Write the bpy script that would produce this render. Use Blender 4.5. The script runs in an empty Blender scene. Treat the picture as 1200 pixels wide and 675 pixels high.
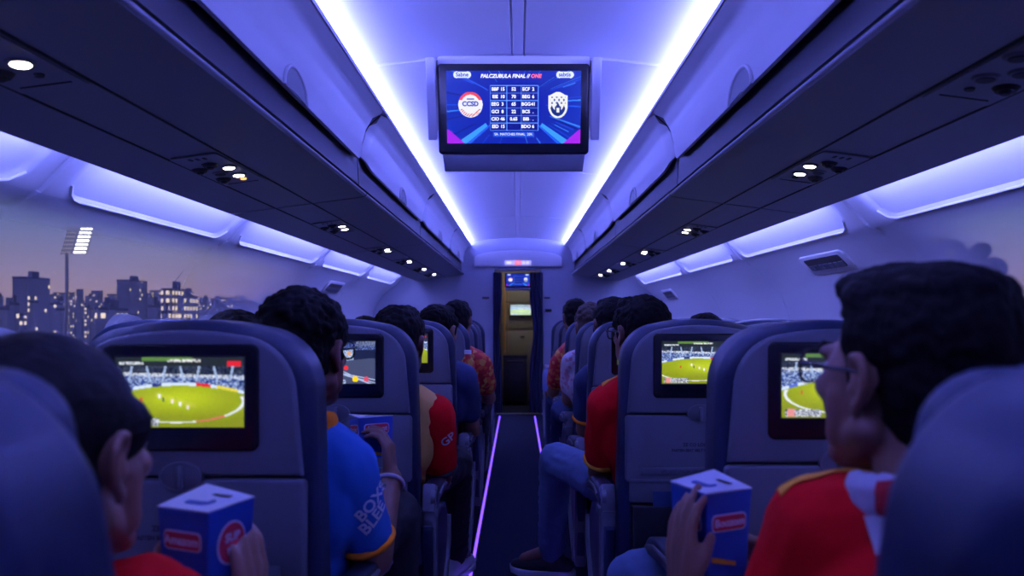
import bpy, bmesh, math, random
import numpy as np
from mathutils import Vector, Matrix, noise as mnoise
from mathutils.bvhtree import BVHTree
PI = math.pi
R = math.radians
rng = random.Random(7)
S = bpy.context.scene
COL = S.collection

# ------------------------------------------------------------------ camera, world, exposure
H = 1.12                 # seated eye height in the aisle
F = 830.0                # focal length in pixels of the 1200 px wide frame
VX, VY = 607.0, 372.0    # vanishing point of the aisle
cam_d = bpy.data.cameras.new('camera')
cam = bpy.data.objects.new('camera', cam_d); COL.objects.link(cam)
cam.location = (0, 0, H); cam.rotation_euler = (PI/2, 0, 0)
cam_d.sensor_width = 36.0; cam_d.lens = F/1200*36
cam_d.shift_x = (600-VX)/1200; cam_d.shift_y = (VY-337.5)/1200
cam_d.clip_start = 0.02; cam_d.clip_end = 3000
cam_d.dof.use_dof = True; cam_d.dof.focus_distance = 2.6; cam_d.dof.aperture_fstop = 3.2
S.camera = cam
S.view_settings.view_transform = 'Standard'
S.view_settings.look = 'None'
S.view_settings.exposure = 0.2
S.view_settings.gamma = 1.0
S.view_settings.use_curve_mapping = False
STRIP_COL = (0.18, 0.20, 1.0);  STRIP_E = 135.0
COVE_COL = (0.20, 0.225, 1.0);   COVE_E = 46.0
GALLEY_W = 3.5
READ_E = 14.0

def W(px, py, Y):
    return Vector(((px-VX)*Y/F, Y, H-(py-VY)*Y/F))

wd = bpy.data.worlds.new('dusk'); S.world = wd; wd.use_nodes = True
nt = wd.node_tree; nt.nodes.clear()
o_ = nt.nodes.new('ShaderNodeOutputWorld'); bg = nt.nodes.new('ShaderNodeBackground')
tc = nt.nodes.new('ShaderNodeTexCoord'); sx = nt.nodes.new('ShaderNodeSeparateXYZ')
rp = nt.nodes.new('ShaderNodeValToRGB'); mp = nt.nodes.new('ShaderNodeMapRange')
mp.inputs[1].default_value = -0.05; mp.inputs[2].default_value = 0.35
nt.links.new(tc.outputs['Generated'], sx.inputs[0]); nt.links.new(sx.outputs[2], mp.inputs[0])
nt.links.new(mp.outputs[0], rp.inputs[0]); nt.links.new(rp.outputs[0], bg.inputs[0]); nt.links.new(bg.outputs[0], o_.inputs[0])
e = rp.color_ramp.elements
e[0].position = 0.0; e[0].color = (0.10, 0.09, 0.14, 1)
e[1].position = 1.0; e[1].color = (0.03, 0.05, 0.17, 1)
for p, c in ((0.20, (0.33, 0.23, 0.27, 1)), (0.28, (0.26, 0.22, 0.33, 1)), (0.40, (0.15, 0.18, 0.37, 1)), (0.62, (0.08, 0.12, 0.32, 1))):
    k = e.new(p); k.color = c
bg.inputs[1].default_value = 0.95

# ------------------------------------------------------------------ materials
def mat(name, col, rough=0.5, metal=0.0, emit=None, estr=0.0, bump=0.0, bscale=60.0, spec=0.5, var=0.0, sheen=0.0, stretch=None, sample=False):
    m = bpy.data.materials.new(name); m.use_nodes = True
    n = m.node_tree.nodes; l = m.node_tree.links; b = n['Principled BSDF']
    b.inputs['Base Color'].default_value = (*col, 1); b.inputs['Roughness'].default_value = rough
    b.inputs['Metallic'].default_value = metal; b.inputs['Specular IOR Level'].default_value = spec
    if sheen: b.inputs['Sheen Weight'].default_value = sheen
    if emit:
        b.inputs['Emission Color'].default_value = (*emit, 1); b.inputs['Emission Strength'].default_value = estr
        if not sample: m.cycles.emission_sampling = 'NONE'
    if bump or var:
        t = n.new('ShaderNodeTexCoord'); z = n.new('ShaderNodeTexNoise'); z.inputs['Scale'].default_value = bscale; z.inputs['Detail'].default_value = 4
        if stretch:
            mpn = n.new('ShaderNodeMapping'); mpn.inputs['Scale'].default_value = stretch
            l.new(t.outputs['Object'], mpn.inputs[0]); l.new(mpn.outputs[0], z.inputs['Vector'])
        else: l.new(t.outputs['Object'], z.inputs['Vector'])
        if bump:
            bp = n.new('ShaderNodeBump'); bp.inputs['Strength'].default_value = bump; bp.inputs['Distance'].default_value = 0.004
            l.new(z.outputs[0], bp.inputs['Height']); l.new(bp.outputs[0], b.inputs['Normal'])
        if var:
            mx = n.new('ShaderNodeMix'); mx.data_type = 'RGBA'; mx.inputs[6].default_value = (*[c*(1-var) for c in col], 1); mx.inputs[7].default_value = (*[min(1, c*(1+var)) for c in col], 1)
            l.new(z.outputs[0], mx.inputs[0]); l.new(mx.outputs[2], b.inputs['Base Color'])
    return m

M = {}
M['panel'] = mat('cabin panel plastic', (0.62, 0.62, 0.66), 0.42, bump=0.03, bscale=300)
M['ledge'] = mat('pale ledge highlight', (0.85, 0.85, 0.88), 0.35)  # paler than the wall panel: the bright ledge line is put into the colour
M['ceiling'] = mat('ceiling panel plastic', (0.60, 0.60, 0.66), 0.5, bump=0.03, bscale=300)
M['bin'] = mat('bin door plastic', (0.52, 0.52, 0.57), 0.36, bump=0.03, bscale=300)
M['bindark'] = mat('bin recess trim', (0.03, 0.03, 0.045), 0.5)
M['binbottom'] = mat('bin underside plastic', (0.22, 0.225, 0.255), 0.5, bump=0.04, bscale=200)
M['groove'] = mat('shadow gap rubber', (0.015, 0.015, 0.02), 0.7)
M['carpet'] = mat('navy aisle carpet', (0.018, 0.022, 0.045), 0.95, bump=0.6, bscale=700, var=0.35, spec=0.1)
M['shell'] = mat('grey seat shell', (0.135, 0.145, 0.175), 0.45, bump=0.08, bscale=900)
M['tray'] = mat('grey tray plastic', (0.12, 0.13, 0.16), 0.45, bump=0.08, bscale=900)
M['armgrey'] = mat('grey arm plastic', (0.12, 0.13, 0.16), 0.4, bump=0.05, bscale=900)
M['navy'] = mat('navy leather', (0.011, 0.021, 0.060), 0.42, bump=0.15, bscale=350)
M['navyfab'] = mat('navy seat fabric', (0.011, 0.018, 0.05), 0.85, bump=0.3, bscale=600)
M['black'] = mat('black gloss bezel', (0.008, 0.008, 0.012), 0.25)
M['dark'] = mat('dark matte plastic', (0.012, 0.013, 0.02), 0.6)
M['steel'] = mat('brushed seat leg metal', (0.25, 0.25, 0.28), 0.35, metal=0.8)
M['inklight'] = mat('pale print', (0.45, 0.46, 0.55), 0.6)
M['inkdark'] = mat('dark print', (0.03, 0.03, 0.05), 0.6)
M['strip'] = mat('ceiling light strip', (0.8, 0.8, 0.9), 0.5, emit=STRIP_COL, estr=STRIP_E, sample=True)
M['cove'] = mat('sidewall light strip', (0.8, 0.8, 0.9), 0.5, emit=COVE_COL, estr=COVE_E, sample=True)
M['floorstrip'] = mat('floor path light', (0.4, 0.3, 0.8), 0.4, emit=(0.16, 0.055, 1.0), estr=2.2, sample=True)
M['reading'] = mat('lit reading lamp lens', (1, 0.95, 0.9), 0.4, emit=(1.0, 0.86, 0.75), estr=READ_E)
M['readdim'] = mat('amber call light', (0.6, 0.4, 0.2), 0.4, emit=(1.0, 0.45, 0.12), estr=1.6)
M['readblue'] = mat('blue dim lens', (0.2, 0.2, 0.6), 0.4, emit=(0.2, 0.22, 0.9), estr=0.5)
M['skinA'] = mat('brown skin', (0.19, 0.085, 0.055), 0.5, bump=0.08, bscale=500)
M['skinB'] = mat('warm brown skin', (0.25, 0.12, 0.08), 0.5, bump=0.08, bscale=500)
M['hair'] = mat('black hair', (0.004, 0.0035, 0.004), 0.7, spec=0.12, bump=0.8, bscale=90, stretch=(1, 1, 0.25))
M['hairsleek'] = mat('sleek black hair', (0.004, 0.0035, 0.0045), 0.55, spec=0.15, bump=0.35, bscale=160, stretch=(1, 0.12, 1))
M['hairbrown'] = mat('brown curly hair', (0.045, 0.02, 0.012), 0.6, bump=1.0, bscale=120)
M['red'] = mat('red jersey', (0.62, 0.003, 0.008), 0.85, bump=0.15, bscale=900, spec=0.12)
M['gold'] = mat('gold stripe cloth', (0.70, 0.30, 0.03), 0.8, spec=0.15, bump=0.1, bscale=900)
M['khaki'] = mat('gold beige jersey', (0.62, 0.36, 0.10), 0.8, spec=0.15, bump=0.15, bscale=900)
M['blue'] = mat('bright blue jersey', (0.015, 0.14, 0.50), 0.8, bump=0.15, bscale=900)
M['orange'] = mat('orange cloth', (0.85, 0.22, 0.01), 0.8, spec=0.15, bump=0.1, bscale=900)
M['navycloth'] = mat('navy shirt cloth', (0.016, 0.03, 0.095), 0.8, bump=0.15, bscale=700)
M['white'] = mat('white print', (0.75, 0.75, 0.8), 0.6)
M['cream'] = mat('cream white cloth', (0.62, 0.60, 0.62), 0.75, bump=0.1, bscale=600)
M['grey'] = mat('grey shirt cloth', (0.06, 0.06, 0.08), 0.8, bump=0.15, bscale=700)
M['jeans'] = mat('light blue denim', (0.085, 0.14, 0.27), 0.85, bump=0.3, bscale=900, var=0.25)
M['navyjeans'] = mat('navy denim', (0.02, 0.04, 0.11), 0.9, bump=0.3, bscale=900)
M['blackcloth'] = mat('black trousers', (0.010, 0.011, 0.016), 0.9, bump=0.2, bscale=700)
M['shoeblack'] = mat('black shoe knit', (0.012, 0.012, 0.018), 0.7, bump=0.3, bscale=800)
M['shoewhite'] = mat('white sneaker', (0.55, 0.55, 0.58), 0.6)
M['sole'] = mat('pale shoe sole', (0.45, 0.47, 0.55), 0.6)
M['glass_frame'] = mat('black spectacle frame', (0.01, 0.01, 0.012), 0.25)
M['boxblue'] = mat('blue printed card', (0.010, 0.060, 0.34), 0.5)
M['boxwhite'] = mat('white printed card', (0.68, 0.70, 0.80), 0.5)
M['leaflet'] = mat('dull blue printed leaflet', (0.02, 0.05, 0.15), 0.6)
M['boxred'] = mat('red printed card', (0.55, 0.02, 0.05), 0.5)
M['curtain'] = mat('navy curtain cloth', (0.012, 0.016, 0.05), 0.9, bump=0.3, bscale=300)
M['bulk'] = mat('bulkhead laminate', (0.34, 0.35, 0.42), 0.5, bump=0.03, bscale=300)
M['galley'] = mat('galley beige laminate', (0.24, 0.21, 0.18), 0.55, bump=0.05, bscale=200)
M['galleydark'] = mat('galley dark trim', (0.05, 0.045, 0.05), 0.5)
M['bottle'] = mat('pale blue bottle plastic', (0.25, 0.35, 0.7), 0.2)
M['eye'] = mat('eye white', (0.5, 0.48, 0.46), 0.2)
M['iris'] = mat('dark iris', (0.01, 0.008, 0.006), 0.2)
M['band'] = mat('pale wristband', (0.5, 0.42, 0.5), 0.5)

def pattern_mat(name, c1, c2, c3, scale, rough=0.8):
    m = mat(name, c1, rough); n = m.node_tree.nodes; l = m.node_tree.links
    t = n.new('ShaderNodeTexCoord'); v = n.new('ShaderNodeTexVoronoi'); v.inputs['Scale'].default_value = scale
    r = n.new('ShaderNodeValToRGB'); r.color_ramp.interpolation = 'CONSTANT'
    e = r.color_ramp.elements; e[0].color = (*c1, 1); e[1].position = 0.5; e[1].color = (*c2, 1); k = e.new(0.8); k.color = (*c3, 1)
    sp = n.new('ShaderNodeSeparateColor')
    l.new(t.outputs['Object'], v.inputs['Vector']); l.new(v.outputs['Color'], sp.inputs[0]); l.new(sp.outputs[0], r.inputs[0]); l.new(r.outputs[0], n['Principled BSDF'].inputs['Base Color'])
    return m
M['pinkprint'] = pattern_mat('pink white printed cloth', (0.62, 0.55, 0.58), (0.60, 0.28, 0.34), (0.7, 0.66, 0.7), 55)
M['redprint'] = pattern_mat('red orange printed cloth', (0.50, 0.012, 0.02), (0.62, 0.10, 0.02), (0.62, 0.30, 0.05), 45)
M['scarf'] = pattern_mat('red white scarf cloth', (0.68, 0.68, 0.78), (0.45, 0.01, 0.02), (0.68, 0.68, 0.78), 22)

# ------------------------------------------------------------------ mesh helpers
def tagit(o, label=None, cat=None, group=None, kind=None):
    if label: o['label'] = label
    if cat: o['category'] = cat
    if group: o['group'] = group
    if kind: o['kind'] = kind
    return o

def empty(name, loc, label=None, cat=None, group=None, rz=0):
    o = bpy.data.objects.new(name, None); COL.objects.link(o); o.location = loc; o.rotation_euler = (0, 0, rz)
    o.empty_display_size = 0.1
    return tagit(o, label, cat, group)

def finish(name, bm, m, parent=None, smooth=40, loc=None):
    me = bpy.data.meshes.new(name)
    bmesh.ops.recalc_face_normals(bm, faces=bm.faces)
    bm.to_mesh(me); bm.free()
    return link(name, me, m, parent, smooth, loc)

def link(name, me, m, parent=None, smooth=40, loc=None):
    ms = m if isinstance(m, (list, tuple)) else [m]
    for q in ms:
        if q: me.materials.append(q)
    if smooth:
        me.shade_smooth()
        if smooth < 180: me.set_sharp_from_angle(angle=R(smooth))
    o = bpy.data.objects.new(name, me); COL.objects.link(o)
    if parent: o.parent = parent
    if loc: o.location = loc
    return o

def copy_tree(o, parent=None):
    c = o.copy(); COL.objects.link(c)
    if parent: c.parent = parent
    for ch in list(o.children): copy_tree(ch, c)
    return c

def rbox(bm, c, s, r=0.0, seg=2, mtx=None, mi=0):
    t = bmesh.new(); bmesh.ops.create_cube(t, size=1)
    bmesh.ops.scale(t, vec=s, verts=t.verts)
    if r > 0: bmesh.ops.bevel(t, geom=list(t.edges), offset=min(r, min(s)*0.49), segments=seg, profile=0.5, affect='EDGES')
    bmesh.ops.translate(t, vec=c, verts=t.verts)
    if mtx is not None: bmesh.ops.transform(t, matrix=mtx, verts=t.verts)
    merge(bm, t, mi)

def merge(bm, t, mi=0):
    mp_ = {}
    for v in t.verts: mp_[v] = bm.verts.new(v.co)
    for f in t.faces:
        try:
            g = bm.faces.new([mp_[v] for v in f.verts]); g.material_index = mi
        except ValueError: pass
    t.free()

def frame_of(d):
    d = d.normalized(); a = Vector((0, 0, 1)) if abs(d.z) < 0.9 else Vector((1, 0, 0))
    u = d.cross(a).normalized(); return u, d.cross(u).normalized()

def cyl(bm, p0, p1, r0, r1=None, n=16, mi=0):
    p0, p1 = Vector(p0), Vector(p1); r1 = r0 if r1 is None else r1
    u, v = frame_of(p1-p0)
    A = [bm.verts.new(p0+(u*math.cos(2*PI*i/n)+v*math.sin(2*PI*i/n))*r0) for i in range(n)]
    B = [bm.verts.new(p1+(u*math.cos(2*PI*i/n)+v*math.sin(2*PI*i/n))*r1) for i in range(n)]
    for i in range(n): bm.faces.new((A[i], A[(i+1) % n], B[(i+1) % n], B[i])).material_index = mi
    bm.faces.new(A[::-1]).material_index = mi; bm.faces.new(B).material_index = mi

def tube(bm, pts, r, n=8, closed=False, mi=0):
    pts = [Vector(p) for p in pts]; rings = []; N = len(pts); prev = None
    for i, p in enumerate(pts):
        d = (pts[(i+1) % N]-pts[i-1]) if closed else (pts[min(i+1, N-1)]-pts[max(i-1, 0)])
        d.normalize()
        if prev is None: u, v = frame_of(d)
        else:
            u = (prev-d*prev.dot(d)).normalized(); v = d.cross(u)
        prev = u; rr = r[i] if isinstance(r, (list, tuple)) else r
        rings.append([bm.verts.new(p+(u*math.cos(2*PI*k/n)+v*math.sin(2*PI*k/n))*rr) for k in range(n)])
    for i in range(N if closed else N-1):
        a, b = rings[i], rings[(i+1) % N]
        for k in range(n): bm.faces.new((a[k], a[(k+1) % n], b[(k+1) % n], b[k])).material_index = mi
    if not closed:
        bm.faces.new(rings[0][::-1]).material_index = mi; bm.faces.new(rings[-1]).material_index = mi

def offset_poly(P, d):
    n = len(P); out = []
    for i in range(n):
        a, b, c = P[i-1], P[i], P[(i+1) % n]
        e1 = (b-a).normalized() if (b-a).length > 1e-9 else Vector((1, 0)); e2 = (c-b).normalized() if (c-b).length > 1e-9 else e1
        n1 = Vector((e1.y, -e1.x)); n2 = Vector((e2.y, -e2.x)); m_ = (n1+n2)
        if m_.length < 1e-6: m_ = n1
        m_.normalize(); out.append(b-m_*(d/max(0.5, m_.dot(n1))))
    return out

def area2(P): return sum(P[i-1].x*P[i].y-P[i].x*P[i-1].y for i in range(len(P)))/2

def prism(bm, P, d0, d1, bev=0.0, seg=3, fn=None, mi=0, back=True):
    """outline P (2D) extruded from d0 to d1; fn(a,b,d)->3D; rounded edges at both ends"""
    P = [Vector(p) for p in P]
    if area2(P) < 0: P = P[::-1]
    fn = fn or (lambda a, b, d: (a, d, b))
    s = 1 if d1 > d0 else -1
    lv = []
    if bev:
        for k in range(seg+1):
            t = PI/2*k/seg; lv.append((d0+s*bev*(1-math.sin(t)), bev*(1-math.cos(t))))
        if back:
            for k in range(seg+1):
                t = PI/2*(1-k/seg); lv.append((d1-s*bev*(1-math.sin(t)), bev*(1-math.cos(t))))
        else: lv.append((d1, 0))
        lv = [lv[i] for i in range(len(lv))]
        lv[:seg+1] = [(d0+s*bev*(1-math.cos(PI/2*k/seg)), bev*(1-math.sin(PI/2*k/seg))) for k in range(seg+1)]
        if back: lv[seg+1:] = [(d1-s*bev*(1-math.sin(PI/2*k/seg)), bev*(1-math.cos(PI/2*k/seg))) for k in range(seg+1)]
        if back: lv[seg+1:] = [(d1-s*bev*(1-math.sin(PI/2*k/seg)), bev*(1-math.cos(PI/2*k/seg))) for k in range(seg+1)]
    else: lv = [(d0, 0), (d1, 0)]
    rings = []
    for d, ins in lv:
        Q = offset_poly(P, ins) if ins > 1e-9 else P
        rings.append([bm.verts.new(fn(q.x, q.y, d)) for q in Q])
    n = len(P)
    for a, b in zip(rings, rings[1:]):
        for i in range(n):
            bm.faces.new((a[i], a[(i+1) % n], b[(i+1) % n], b[i])).material_index = mi
    bm.faces.new(rings[0][::-1]).material_index = mi; bm.faces.new(rings[-1]).material_index = mi

def rrect(cx, cy, w, h, r, n=6):
    P = []
    for (sx_, sy_, a0) in ((1, 1, 0), (-1, 1, 90), (-1, -1, 180), (1, -1, 270)):
        for k in range(n+1):
            a = R(a0+90*k/n); P.append((cx+sx_*(w/2-r)+r*math.cos(a), cy+sy_*(h/2-r)+r*math.sin(a)))
    return P

def grid_surface(bm, rows, mi=0):
    V = [[bm.verts.new(p) for p in r] for r in rows]
    for a, b in zip(V, V[1:]):
        for i in range(len(a)-1): bm.faces.new((a[i], a[i+1], b[i+1], b[i])).material_index = mi
    return V

def text_mesh(s, size=0.02, ext=0.0, shear=0.0, align='CENTER', bold=0.0):
    cu = bpy.data.curves.new('t', 'FONT'); cu.body = s; cu.size = size; cu.extrude = ext; cu.shear = shear; cu.align_x = align; cu.align_y = 'CENTER'; cu.offset = bold
    cu.resolution_u = 3
    o = bpy.data.objects.new('t', cu); COL.objects.link(o)
    dg = bpy.context.evaluated_depsgraph_get(); dg.update()
    me = bpy.data.meshes.new_from_object(o.evaluated_get(dg))
    bpy.data.objects.remove(o); bpy.data.curves.remove(cu)
    return me

def text_part(name, s, size, m, parent, mtx, **kw):
    me = text_mesh(s, size, **kw); me.transform(mtx); me.name = name
    return link(name, me, m, parent, smooth=0)

def basis(origin, right, up):
    r = Vector(right).normalized(); u = Vector(up); u = (u-r*u.dot(r)).normalized(); n = r.cross(u)
    return Matrix(((r.x, u.x, n.x, origin[0]), (r.y, u.y, n.y, origin[1]), (r.z, u.z, n.z, origin[2]), (0, 0, 0, 1)))

def project_text(name, s, size, m, parent, target, origin, right, up, off=0.002, **kw):
    me = text_mesh(s, size, **kw)
    bmx = bmesh.new(); bmx.from_mesh(me); bmesh.ops.triangulate(bmx, faces=bmx.faces)
    bmesh.ops.subdivide_edges(bmx, edges=[e for e in bmx.edges if e.calc_length() > size*0.25], cuts=2)
    Mx = basis(origin, right, up); n = Mx.to_3x3() @ Vector((0, 0, 1))
    bvh = BVHTree.FromPolygons([v.co for v in target.data.vertices], [p.vertices for p in target.data.polygons])
    for v in bmx.verts:
        p = Mx @ v.co; h = bvh.ray_cast(p+n*0.15, -n, 0.4)
        v.co = (h[0]+n*off) if h[0] else p
    bmx.to_mesh(me); bmx.free()
    return link(name, me, m, parent, smooth=0)

def lin(c):
    c = np.asarray(c, dtype=np.float64); return np.where(c <= 0.04045, c/12.92, ((c+0.055)/1.055)**2.4)

SCREENS = {}
def picture_mesh(name, img, w, h, mtx):
    """a lit display: a grid whose cells carry the shown picture's colours"""
    ih, iw, _ = img.shape
    xs = np.linspace(-w/2, w/2, iw); zs = np.linspace(h/2, -h/2, ih)
    X, Z = np.meshgrid(xs, zs)
    V = np.stack([X.ravel(), np.zeros(X.size), Z.ravel()], 1)
    V = (np.array(mtx)[:3, :3] @ V.T).T+np.array(mtx)[:3, 3]
    idx = np.arange(iw*ih).reshape(ih, iw)
    Q = np.stack([idx[:-1, :-1].ravel(), idx[1:, :-1].ravel(), idx[1:, 1:].ravel(), idx[:-1, 1:].ravel()], 1)
    me = bpy.data.meshes.new(name); me.from_pydata(V.tolist(), [], Q.tolist())
    a = me.color_attributes.new('shown', 'FLOAT_COLOR', 'POINT')
    a.data.foreach_set('color', np.concatenate([lin(img.reshape(-1, 3)), np.ones((iw*ih, 1))], 1).astype(np.float32).ravel())
    return me

def screen_mat(strength):
    m = bpy.data.materials.new('lit display'); m.use_nodes = True; n = m.node_tree.nodes; l = m.node_tree.links; b = n['Principled BSDF']
    at = n.new('ShaderNodeAttribute'); at.attribute_name = 'shown'
    b.inputs['Base Color'].default_value = (0.01, 0.01, 0.01, 1); b.inputs['Roughness'].default_value = 0.3
    l.new(at.outputs['Color'], b.inputs['Emission Color']); b.inputs['Emission Strength'].default_value = strength
    m.cycles.emission_sampling = 'NONE'
    return m
M['display'] = screen_mat(1.0)
M['screenwhite'] = mat('lit white glyphs', (0.1, 0.1, 0.1), 0.4, emit=(0.9, 0.9, 1.0), estr=1.0)
M['screenred'] = mat('lit red glyphs', (0.1, 0.1, 0.1), 0.4, emit=(1.0, 0.12, 0.10), estr=1.0)
M['screenblue'] = mat('lit navy glyphs', (0.01, 0.01, 0.1), 0.4, emit=(0.02, 0.05, 0.35), estr=1.0)

# ------------------------------------------------------------------ pictures shown on the screens
def cricket(seed, cx=0.5, dx=0.0, iw=150, ih=82):
    r = np.random.RandomState(seed)
    v, u = np.mgrid[0:ih, 0:iw]; u = u/iw; v = v/ih
    img = np.zeros((ih, iw, 3)); img[:] = (0.10, 0.12, 0.20)
    # roof and stands
    n = r.rand(ih, iw)
    roof = v < 0.13; img[roof] = (0.13, 0.16, 0.18)
    gr = (v < 0.05) & (u > 0.2) & (u < 0.6); img[gr] = (0.35, 0.5, 0.25)
    fieldtop = 0.40+0.28*((u-cx)/0.75)**2
    st = (v >= 0.13) & (v < fieldtop)
    base = np.array((0.18, 0.30, 0.62)); crowd = np.where(n[..., None] > 0.72, np.array((0.72, 0.80, 0.95)), np.where(n[..., None] > 0.35, base, np.array((0.10, 0.16, 0.36))))
    img[st] = crowd[st]
    up = st & (v < 0.25); img[up] *= 0.42
    band = st & (np.abs(v-(0.26+0.05*(u-cx))) < 0.022) & (n > 0.3); img[band] = (0.82, 0.85, 0.92)
    for k in range(7):
        a = 0.12+0.13*k; pil = st & (np.abs(u-a-(v-0.2)*0.12*(1 if k % 2 else -1)) < 0.008) & (v < 0.33); img[pil] = (0.62, 0.70, 0.85)
    bd = (v > fieldtop-0.045) & (v < fieldtop); img[bd] = (0.80, 0.86, 0.95)
    for a, b, c in ((0.06, 0.14, (0.3, 0.4, 0.8)), (0.28, 0.36, (0.15, 0.2, 0.5)), (0.62, 0.74, (0.85, 0.15, 0.22)), (0.78, 0.95, (0.86, 0.80, 0.30))):
        q = bd & (u > a) & (u < b); img[q] = c
    # field
    fld = v >= fieldtop
    g = np.array((0.62, 0.68, 0.10))[None, None]*(0.86+0.28*np.exp(-(((u-0.5)/0.34)**2+((v-0.58)/0.18)**2)))[..., None]
    g = g*(0.97+0.06*r.rand(ih, iw)[..., None])*(1-0.25*np.clip(v-0.72, 0, 1)[..., None])
    img[fld] = g[fld]
    rope = fld & (np.abs(((u-cx+0.03)/0.52)**2+((v-0.62)/0.30)**2-1) < 0.055) & (v > 0.55)
    img[rope] = (0.86, 0.88, 0.90); rr = rope & (u > cx+0.12) & (u < cx+0.34); img[rr] = (0.85, 0.3, 0.4)
    pit = fld & (np.abs((v-0.60)-(u-0.46-dx)*0.55) < 0.035) & (np.abs(u-0.46-dx) < 0.16); img[pit] = img[pit]*0.72+np.array((0.80, 0.76, 0.42))*0.28
    for a, b, c in ((0.34, 0.55, (0.9, 0.9, 0.9)), (0.37, 0.60, (0.12, 0.3, 0.3)), (0.44, 0.62, (0.9, 0.85, 0.8)), (0.5, 0.66, (0.9, 0.9, 0.9)), (0.56, 0.71, (0.85, 0.8, 0.75)), (0.2, 0.6, (0.8, 0.3, 0.2))):
        q = (np.abs(u-a-dx) < 0.009) & (np.abs(v-b) < 0.032); img[q] = c
    # score box and overlays
    q = (u > 0.03) & (u < 0.34) & (v > 0.86) & (v < 0.97); img[q] = np.where(r.rand(ih, iw)[q][:, None] > 0.5, (0.85, 0.87, 0.92), (0.12, 0.15, 0.30))
    q = (u > 0.05) & (u < 0.11) & (v > 0.85) & (v < 0.97); img[q] = (0.85, 0.55, 0.55)
    q = (u > 0.03) & (u < 0.22) & (v > 0.07) & (v < 0.10) & (n > 0.3); img[q] = (0.85, 0.88, 0.92)
    q = (u > 0.40) & (u < 0.66) & (v > 0.03) & (v < 0.07) & (n > 0.35); img[q] = (0.9, 0.9, 0.9)
    q = (u > 0.86) & (u < 0.97) & (v > 0.06) & (v < 0.13); img[q] = (0.85, 0.14, 0.20)
    return np.clip(img, 0, 1)

def street(seed, iw=150, ih=82):
    r = np.random.RandomState(seed)
    v, u = np.mgrid[0:ih, 0:iw]; u = u/iw; v = v/ih; n = r.rand(ih, iw)
    img = np.zeros((ih, iw, 3)); img[:] = (0.10, 0.13, 0.26)
    q = (v > 0.05) & (v < 0.2); img[q] = np.where(n[q][:, None] > 0.75, (0.5, 0.6, 0.9), (0.12, 0.16, 0.36))
    q = (v > 0.2) & (v < 0.58) & (u < 0.72) & (v < 0.62-0.15*u); img[q] = np.where(n[q][:, None] > 0.45, (0.75, 0.80, 0.90), (0.30, 0.42, 0.66))
    q = (v > 0.58-0.2*u) & (v > 0.40); img[q] = (0.26, 0.29, 0.42)
    for k in range(5):
        q = (np.abs((v-0.55)-(u-0.1*k)*(0.35+0.12*k)) < 0.012) & (v > 0.5); img[q] = (0.65, 0.70, 0.85)
    for a, b, s, c in ((0.36, 0.27, 0.05, (0.86, 0.25, 0.2)), (0.66, 0.28, 0.05, (0.85, 0.62, 0.45)), (0.62, 0.62, 0.055, (0.88, 0.18, 0.2)), (0.74, 0.88, 0.07, (0.95, 0.8, 0.1)), (0.88, 0.88, 0.06, (0.85, 0.3, 0.4))):
        q = (((u-a)*1.8)**2+(v-b)**2) < s*s; img[q] = c
    q = (v > 0.90) & (u < 0.62) & (n > 0.4); img[q] = (0.75, 0.82, 0.95)
    q = (v < 0.12) & (u > 0.75) & (n > 0.5); img[q] = (0.5, 0.55, 0.7)
    return np.clip(img, 0, 1)

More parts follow.
